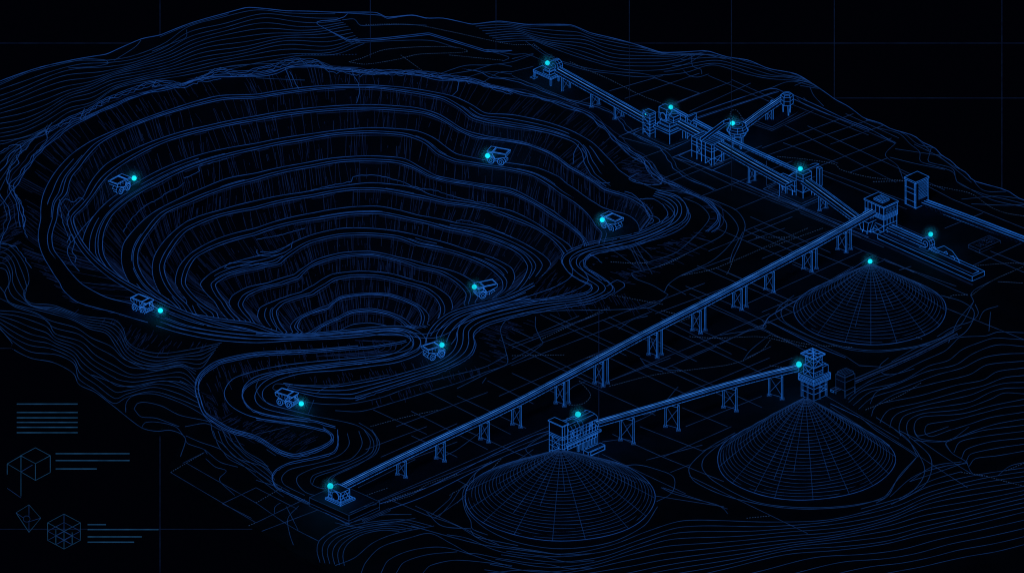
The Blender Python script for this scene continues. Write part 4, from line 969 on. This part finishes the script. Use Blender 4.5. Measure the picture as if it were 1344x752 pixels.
def f(m):
    n = 10; a = []; b = []
    for k in range(n+1):
        t = math.pi*k/n; v = 8.5+9*math.cos(t)*1.0; h = 34+5.5*math.sin(t)**.6; a.append(fr.p(8, v, h)); b.append(fr.p(46, v, h))
    for i in range(n): m.poly([a[i], a[i+1], b[i+1], b[i]])
    m.tube(a, 'obj', .9); m.tube(b, 'obj', .9); m.poly(a); m.poly(b)
    for i in (0, 3, 5, 7, n): m.line(a[i], b[i], 'obj', .8)
    for t in np.linspace(.12, .5, 4): m.tube([a[i]+(b[i]-a[i])*t for i in range(n+1)], 'obj', .7)
part('domed_roof', r, f)
part('roof', r, lambda m: (fr.hexa(m, -.6, 8, -.6, 18, 44, 45), fr.hexa(m, 9, 22, 2, 9, 34, 41, w=.8)))
part('chute', r, lambda m: (fr.hexa(m, 22, 44, -12, -6, 0, 6, w=.9), fr.hexa(m, 25, 43, -12.5, -12, 1, 5, w=.7)))
beacon(at(758.5, 543.5, fr.p(24, 8, 0)), r, 3.8, power=1.3)
# 11 feeder at the front end of the longest conveyor
fr, r = T(447, 662, z=11.3, label='small feeder box with a round opening at the low front end of the longest conveyor', cat='feeder', name='feeder_station')
part('base', r, lambda m: (fr.hexa(m, -2, 17, -2, 18, 0, 2), fr.hexa(m, -.5, 15, -.5, 16.5, 2, 3.2)))
def f(m):
    fr.hexa(m, 0, 12, 0, 16, 3, 15)
    for h in (7, 11): band(fr, m, 0, 12, 0, 16, h, w=.7)
    cross(fr, m, 'v', 0, 6, -.3, 3, 15); cross(fr, m, 'v', 6, 12, -.3, 3, 15); cross(fr, m, 'u', 11, 16, -.3, 3, 15)
part('frame', r, f)
part('round_opening', r, lambda m: (lambda c: m.cyl(c, c+np.array([-.8, -.8, 0]), 6, n=18))(fr.p(-.2, 6, 9)))
beacon(at(433.5, 637.5, fr.p(0, 15, 0)), r, 3.9, power=1.5)
fr, r = T(458, 687, 'low stepped loading pad under the front feeder box', 'platform', 'loading_pad')
def f(m):
    fr.hexa(m, 0, 40, 0, 52, 0, 11, w=.85, em='hill'); fr.path(m, [(3,3,11.3),(36,3,11.3)], 'hill'); fr.path(m, [(0,-.3,4),(40,-.3,4)], 'hill'); fr.path(m, [(-.3,0,4),(-.3,52,4)], 'hill')
part('slab', r, f)
part('kerb', r, lambda m: (fr.hexa(m, 12, 46, -8, -6, 0, 2, em='grid'), fr.path(m, [(2,-.5,14),(18,-1,15),(34,-2,11)], 'hill')))

# ---------------------------------------------------------------- stockpiles
def pile(ax, ay, bx, by, rad, label, n=26, spokes=30):
    base = P(bx, by, 0); Hh = (by-ay)/CE; root = thing('stockpile', base, label, 'stockpile', 'cone shaped ore piles')
    m = MB(); K = 40; N = 72
    noise = [1+.010*math.sin(3*a+ax)+.005*math.sin(7*a+bx) for a in np.linspace(0, 2*math.pi, N, endpoint=False)]
    def prof(t): return rad*(t**1.03)*(1 if t < .8 else 1-.25*(t-.8)**2), Hh*(1-t)**1.0*(1+.03*math.sin(t*math.pi))-.0
    tt = np.linspace(0, 1, K+1); V = []; F = []
    def cir(t, lift=0):
        r_, z = prof(t); jit = [1+(noise[j]-1)*t for j in range(N)]
        return np.array([base+np.array([r_*jit[j]*math.cos(2*math.pi*j/N), r_*jit[j]*math.sin(2*math.pi*j/N), z+lift]) for j in range(N)])
    for i, t in enumerate(tt): V.append(cir(max(t, .004)))
    for i in range(K):
        for j in range(N): F.append((i*N+j, i*N+(j+1) % N, (i+1)*N+(j+1) % N, (i+1)*N+j))
    m.add(np.concatenate(V), F, 'rock')
    for i in range(1, n+1):
        t = (i/n)
        w = cir(t, .5+.5*(i == n)); w[:, 2] += .8*np.sin(np.arange(N)*2*math.pi/N*5+i)*t*(i < n)
        m.tube(w, 'pit' if i == n else 'cone', .95 if i == n else .62, True)
    for k in range(spokes):
        j = int(k*N/spokes+rng.integers(0, 2)) % N; c0, c1 = (.02, 1) if k % 2 == 0 else (.02, .45+.4*rng.random())
        pts = []
        for t in np.linspace(c0, c1, 12):
            q = cir(t)[j]; q[2] += .5; pts.append(q)
        m.tube(pts, 'cone', .58)
    m.build('pile_surface', root)
    return root
def beacon_on(w, root, **k): return beacon(w, root, **k)
r = pile(1142, 346, 1143, 408, 101, 'smallest cone pile with a beacon on its peak, below the long platform', 25, 32)
beacon(at(1142, 343, P(1143, 408)), r)
pile(1057, 521, 1057, 604, 118, 'middle cone pile below the tower with the open roof frame', 30, 34)
pile(740, 590, 736, 654, 126, 'front cone pile below the wide domed tower', 28, 30)

# ---------------------------------------------------------------- haul trucks
TG = 'haul trucks on the pit roads'
def make_truck():
    r = thing('haul_truck', (0, 0, 0), 'x', 'truck', TG)
    part('chassis', r, lambda m: m.hexa([(x, y, z) for z in (3.5, 6.5) for x, y in ((-12,-4),(12,-4),(12,4),(-12,4))], em='truck', w=.7))
    def f(m):
        m.prism([(-14,16.5),(-13.2,12.5),(1,7.8),(5,13.5),(6,16.5)], -8, 8, em='truck', w=.85)
        q = [(-12.5,-6.4,16.8),(4.5,-6.4,16.8),(4.5,6.4,16.8),(-12.5,6.4,16.8)]; m.tube(q+[q[0]], 'truck', .7)
        for x in (-8, -3, 2): m.line((x, -8.2, 16.3), (x*.9, -8.2, 12.5 if x < 0 else 11), 'truck', .6)
    bed = part('dump_bed', r, f)
    part('canopy', bed, lambda m: m.prism([(5.5,15),(13,15.6),(13.2,16.8),(6,17)], -7.5, 7.5, em='truck', w=.75))
    def f(m):
        m.prism([(6,7),(12.5,7),(11.5,14),(6,14)], 0, 6.5, em='truck', w=.7); m.tube([(12.6,.6,9),(12.6,5.8,9),(12.0,5.8,13),(12.0,.6,13),(12.6,.6,9)], 'truck', .6)
    part('cab', r, f)
    def f(m):
        m.prism([(7,4),(14,4),(14,9),(7,10.5)], -6.5, 6.5, em='truck', w=.75)
        for z in (5.6, 7.4): m.line((14.3, -5.5, z), (14.3, 5.5, z), 'truck', .6)
    part('engine_hood', r, f)
    for y in (-6.6, 6.6): part('fender', r, lambda m: m.tube([(12.8, y*1.1, 6), (11, y*1.1, 9.2), (7, y*1.1, 9.8), (3, y*1.1, 8.6), (1.8, y*1.1, 6)], 'truck', .8))
    for x, y, wd in ((7.5,-6.4,3.4),(7.5,6.4,3.4),(-6.5,-5.6,5),(-6.5,5.6,5)):
        s_ = 1 if y > 0 else -1
        wh = part('wheel', r, lambda m: m.cyl((x, y-wd/2*s_, 4.5), (x, y+wd/2*s_, 4.5), 4.5, n=16, em='truck', w=.8))
        part('hub', wh, lambda m: m.cyl((x, y+(wd/2-.2)*s_, 4.5), (x, y+(wd/2+.5)*s_, 4.5), 2.1, n=10, em='truck', rings=(1,), w=.7))
    return r
def copy_tree(o, parent=None):
    c = o.copy(); scene.collection.objects.link(c); c.parent = parent
    for ch in list(o.children): copy_tree(ch, c)
    return c
proto = make_truck()
TR = [((157,250), (176,234), 50, 'haul truck on the left upper bench with its beacon at its top right'),
      ((187,407), (210.5,407.5), -42, 'haul truck on the front left rim road facing down to the right'),
      ((377,530), (395.5,529.5), -34, 'haul truck in the lower hairpin with its beacon touching its grille'),
      ((569,468), (580,452.5), 34, 'haul truck on the ramp at the bend, seen from behind'),
      ((637,387), (622.5,376.5), 205, 'haul truck inside the pit facing down to the left above the ramp'),
      ((654,212.5), (640,204.5), 158, 'haul truck seen side on, on the upper right bench'),
      ((803,299), (790.5,288.5), 136, 'haul truck in the bowl at the right end of the bench near the S bend')]
copies = [proto]+[copy_tree(proto) for _ in TR[1:]]
for (g, b, a, lb), o in zip(TR, copies):
    w = G(*g); a_ = math.radians(a)
    o.location = w*S; o.rotation_euler = (0, 0, a_); o['label'] = lb; o['group'] = TG; o['_w'] = [float(x) for x in w]
    bw = np.array([b[0]-672-w[0], 0, 0]); ca, sa = math.cos(a_), math.sin(a_)
    if lb.split()[2] in ('in', 'on') and a in (50, -42, -34):      # lamp out along the truck's own axis
        d = bw[0]/ca; lat = 0.0; Y = w[1]+d*sa; z = (-(Y*SE)-(b[1]-376))/CE-w[2]
    else:                                          # lamp on a short mast over the cab
        z = 20.5; Y = -(b[1]-376+CE*(w[2]+z))/SE; dx, dy = bw[0], Y-w[1]
        d = dx*ca+dy*sa; lat = -dx*sa+dy*ca
    o['_w'] = [0.0, 0.0, 0.0]
    beacon(np.array([d, lat, z]), o, 3.3, stalk=np.array([12.0, max(-6, min(6, lat)), 14.0]))
    del o['_w']

# ---------------------------------------------------------------- legend floating off the front left edge of the land
def note(px, py, bars, label):
    o = P(px, py, 0)+np.array(VD)*60; r = thing('caption_block', o, label, 'caption')
    for dx, dy, L in bars:
        q = P(px+dx, py+dy, 0)+np.array(VD)*60; m = MB()
        t = .75; n = np.array([0, SE, CE])*t; k = np.array([L, 0, 0]); dp = np.array([0, .6, -.3])
        c = [q-n, q+k-n, q+k-n+dp, q-n+dp, q+n, q+k+n, q+k+n+dp, q+n+dp]
        m.hexa(c, mat='note', edges=False); m.build('text_bar', r)
note(22, 530, [(0,0,80),(0,11,80),(0,18,80),(0,24,80),(0,30.5,80),(0,37.5,80)], 'block of six equal blue bars at the left edge above the cubes')
note(73, 595, [(0,0,97),(0,9,97),(0,20,54)], 'three blue bars right of the upper open cube')
note(115, 688, [(0,0,24),(0,6.5,93),(0,16,71),(0,23,61)], 'four blue bars of uneven length right of the lower gridded cube')
class Free(Frame):
    def __init__(s, px, py): s.o = P(px, py, 0)+np.array(VD)*60; s.k = 1.18
fr = Free(46.5, 630); r = thing('wireframe_cube', fr.o, 'upper open wire cube with a drop panel hanging at its left', 'wire cube', 'wire cubes of the legend')
def wire(m, u, v, h, em='note', w=1.0):
    c = [fr.p(*q) for q in ((0,0,0),(u,0,0),(u,v,0),(0,v,0),(0,0,h),(u,0,h),(u,v,h),(0,v,h))]
    return c
def f(m):
    c = wire(m, 19.5, 19.5, 22)
    for i, j in ((0,1),(1,5),(4,5),(4,7),(5,6),(6,7),(0,4)): m.line(c[i], c[j], 'note', 1.2)
    m.line(fr.p(0,0,0), fr.p(0,37,2), 'note', 1.1); m.line(fr.p(0,37,2), fr.p(0,19,22), 'note', 1.1)
    m.line(fr.p(0,19,22), fr.p(0,19,0), 'note', 1.1); m.line(fr.p(0,19,1), fr.p(0,4,18), 'grid', 1.0)
part('cube_edges', r, f)
def f(m):
    m.line(fr.p(0,37,2), fr.p(0,37,-12), 'note', 1.2); m.line(fr.p(0,19,0), fr.p(0,19,-31), 'note', 1.0)
    m.line(fr.p(0,37,-30), fr.p(0,19,-33), 'grid', .9)
    q = [fr.p(0,36.6,0), fr.p(0,19.4,0), fr.p(0,19.4,-31), fr.p(0,36.6,-29)]; m.poly(q)
part('drop_panel', r, f)
fr = Free(38, 698); r = thing('wireframe_diamond', fr.o, 'small tilted wire diamond between the two cubes', 'wire diamond')
def f(m):
    q = [(0,0,0),(-17,10.5,26),(0,0,36),(15,4,18)]
    w_ = [np.array([x, y, z/CE])+fr.o for x, y, z in ((0,0,0),(-17,0,25.5),(0,0,36),(15.5,0,18.5))]
    m.tube(w_+[w_[0]], 'note', 1.0); c = fr.o+np.array([0, -9, 16]); 
    for k in w_: m.line(k, c+np.array([0,0,4]), 'grid', .8)
    m.cyl(c+np.array([-3,0,8]), c+np.array([-3,.3,8]), 4.5, n=10, em='grid')
part('diamond_edges', r, f)
fr = Free(84, 720); r = thing('wireframe_cube', fr.o, 'lower wire cube divided by an inner grid', 'wire cube', 'wire cubes of the legend')
def f(m):
    c = wire(m, 21.5, 21.5, 23)
    for i, j in ((0,1),(1,2),(2,3),(3,0),(4,5),(5,6),(6,7),(7,4),(0,4),(1,5),(2,6),(3,7)): m.line(c[i], c[j], 'note' if i not in (2,) and j not in (2,) else 'grid', 1.0)
part('cube_edges', r, f)
def f(m):
    fr.path(m, [(0,21.5,12),(0,0,12),(21.5,0,12),(21.5,21.5,12),(0,21.5,12)], 'grid', .9)
    fr.path(m, [(0,10.7,0),(21.5,10.7,0)], 'grid'); fr.path(m, [(10.7,0,0),(10.7,21.5,0)], 'grid'); fr.path(m, [(0,10.7,12),(21.5,10.7,12)], 'grid'); fr.path(m, [(10.7,0,12),(10.7,21.5,12)], 'grid')
    fr.ln(m, (0,10.7,1), (0,10.7,20), 'note', 1.1); fr.ln(m, (10.7,0,1), (10.7,0,16), 'note', 1.1); fr.path(m, [(0,10.7,0),(0,0,12),(10.7,0,0)], 'grid')
part('inner_grid', r, f)
for o in list(scene.objects):
    if '_w' in o: del o['_w']
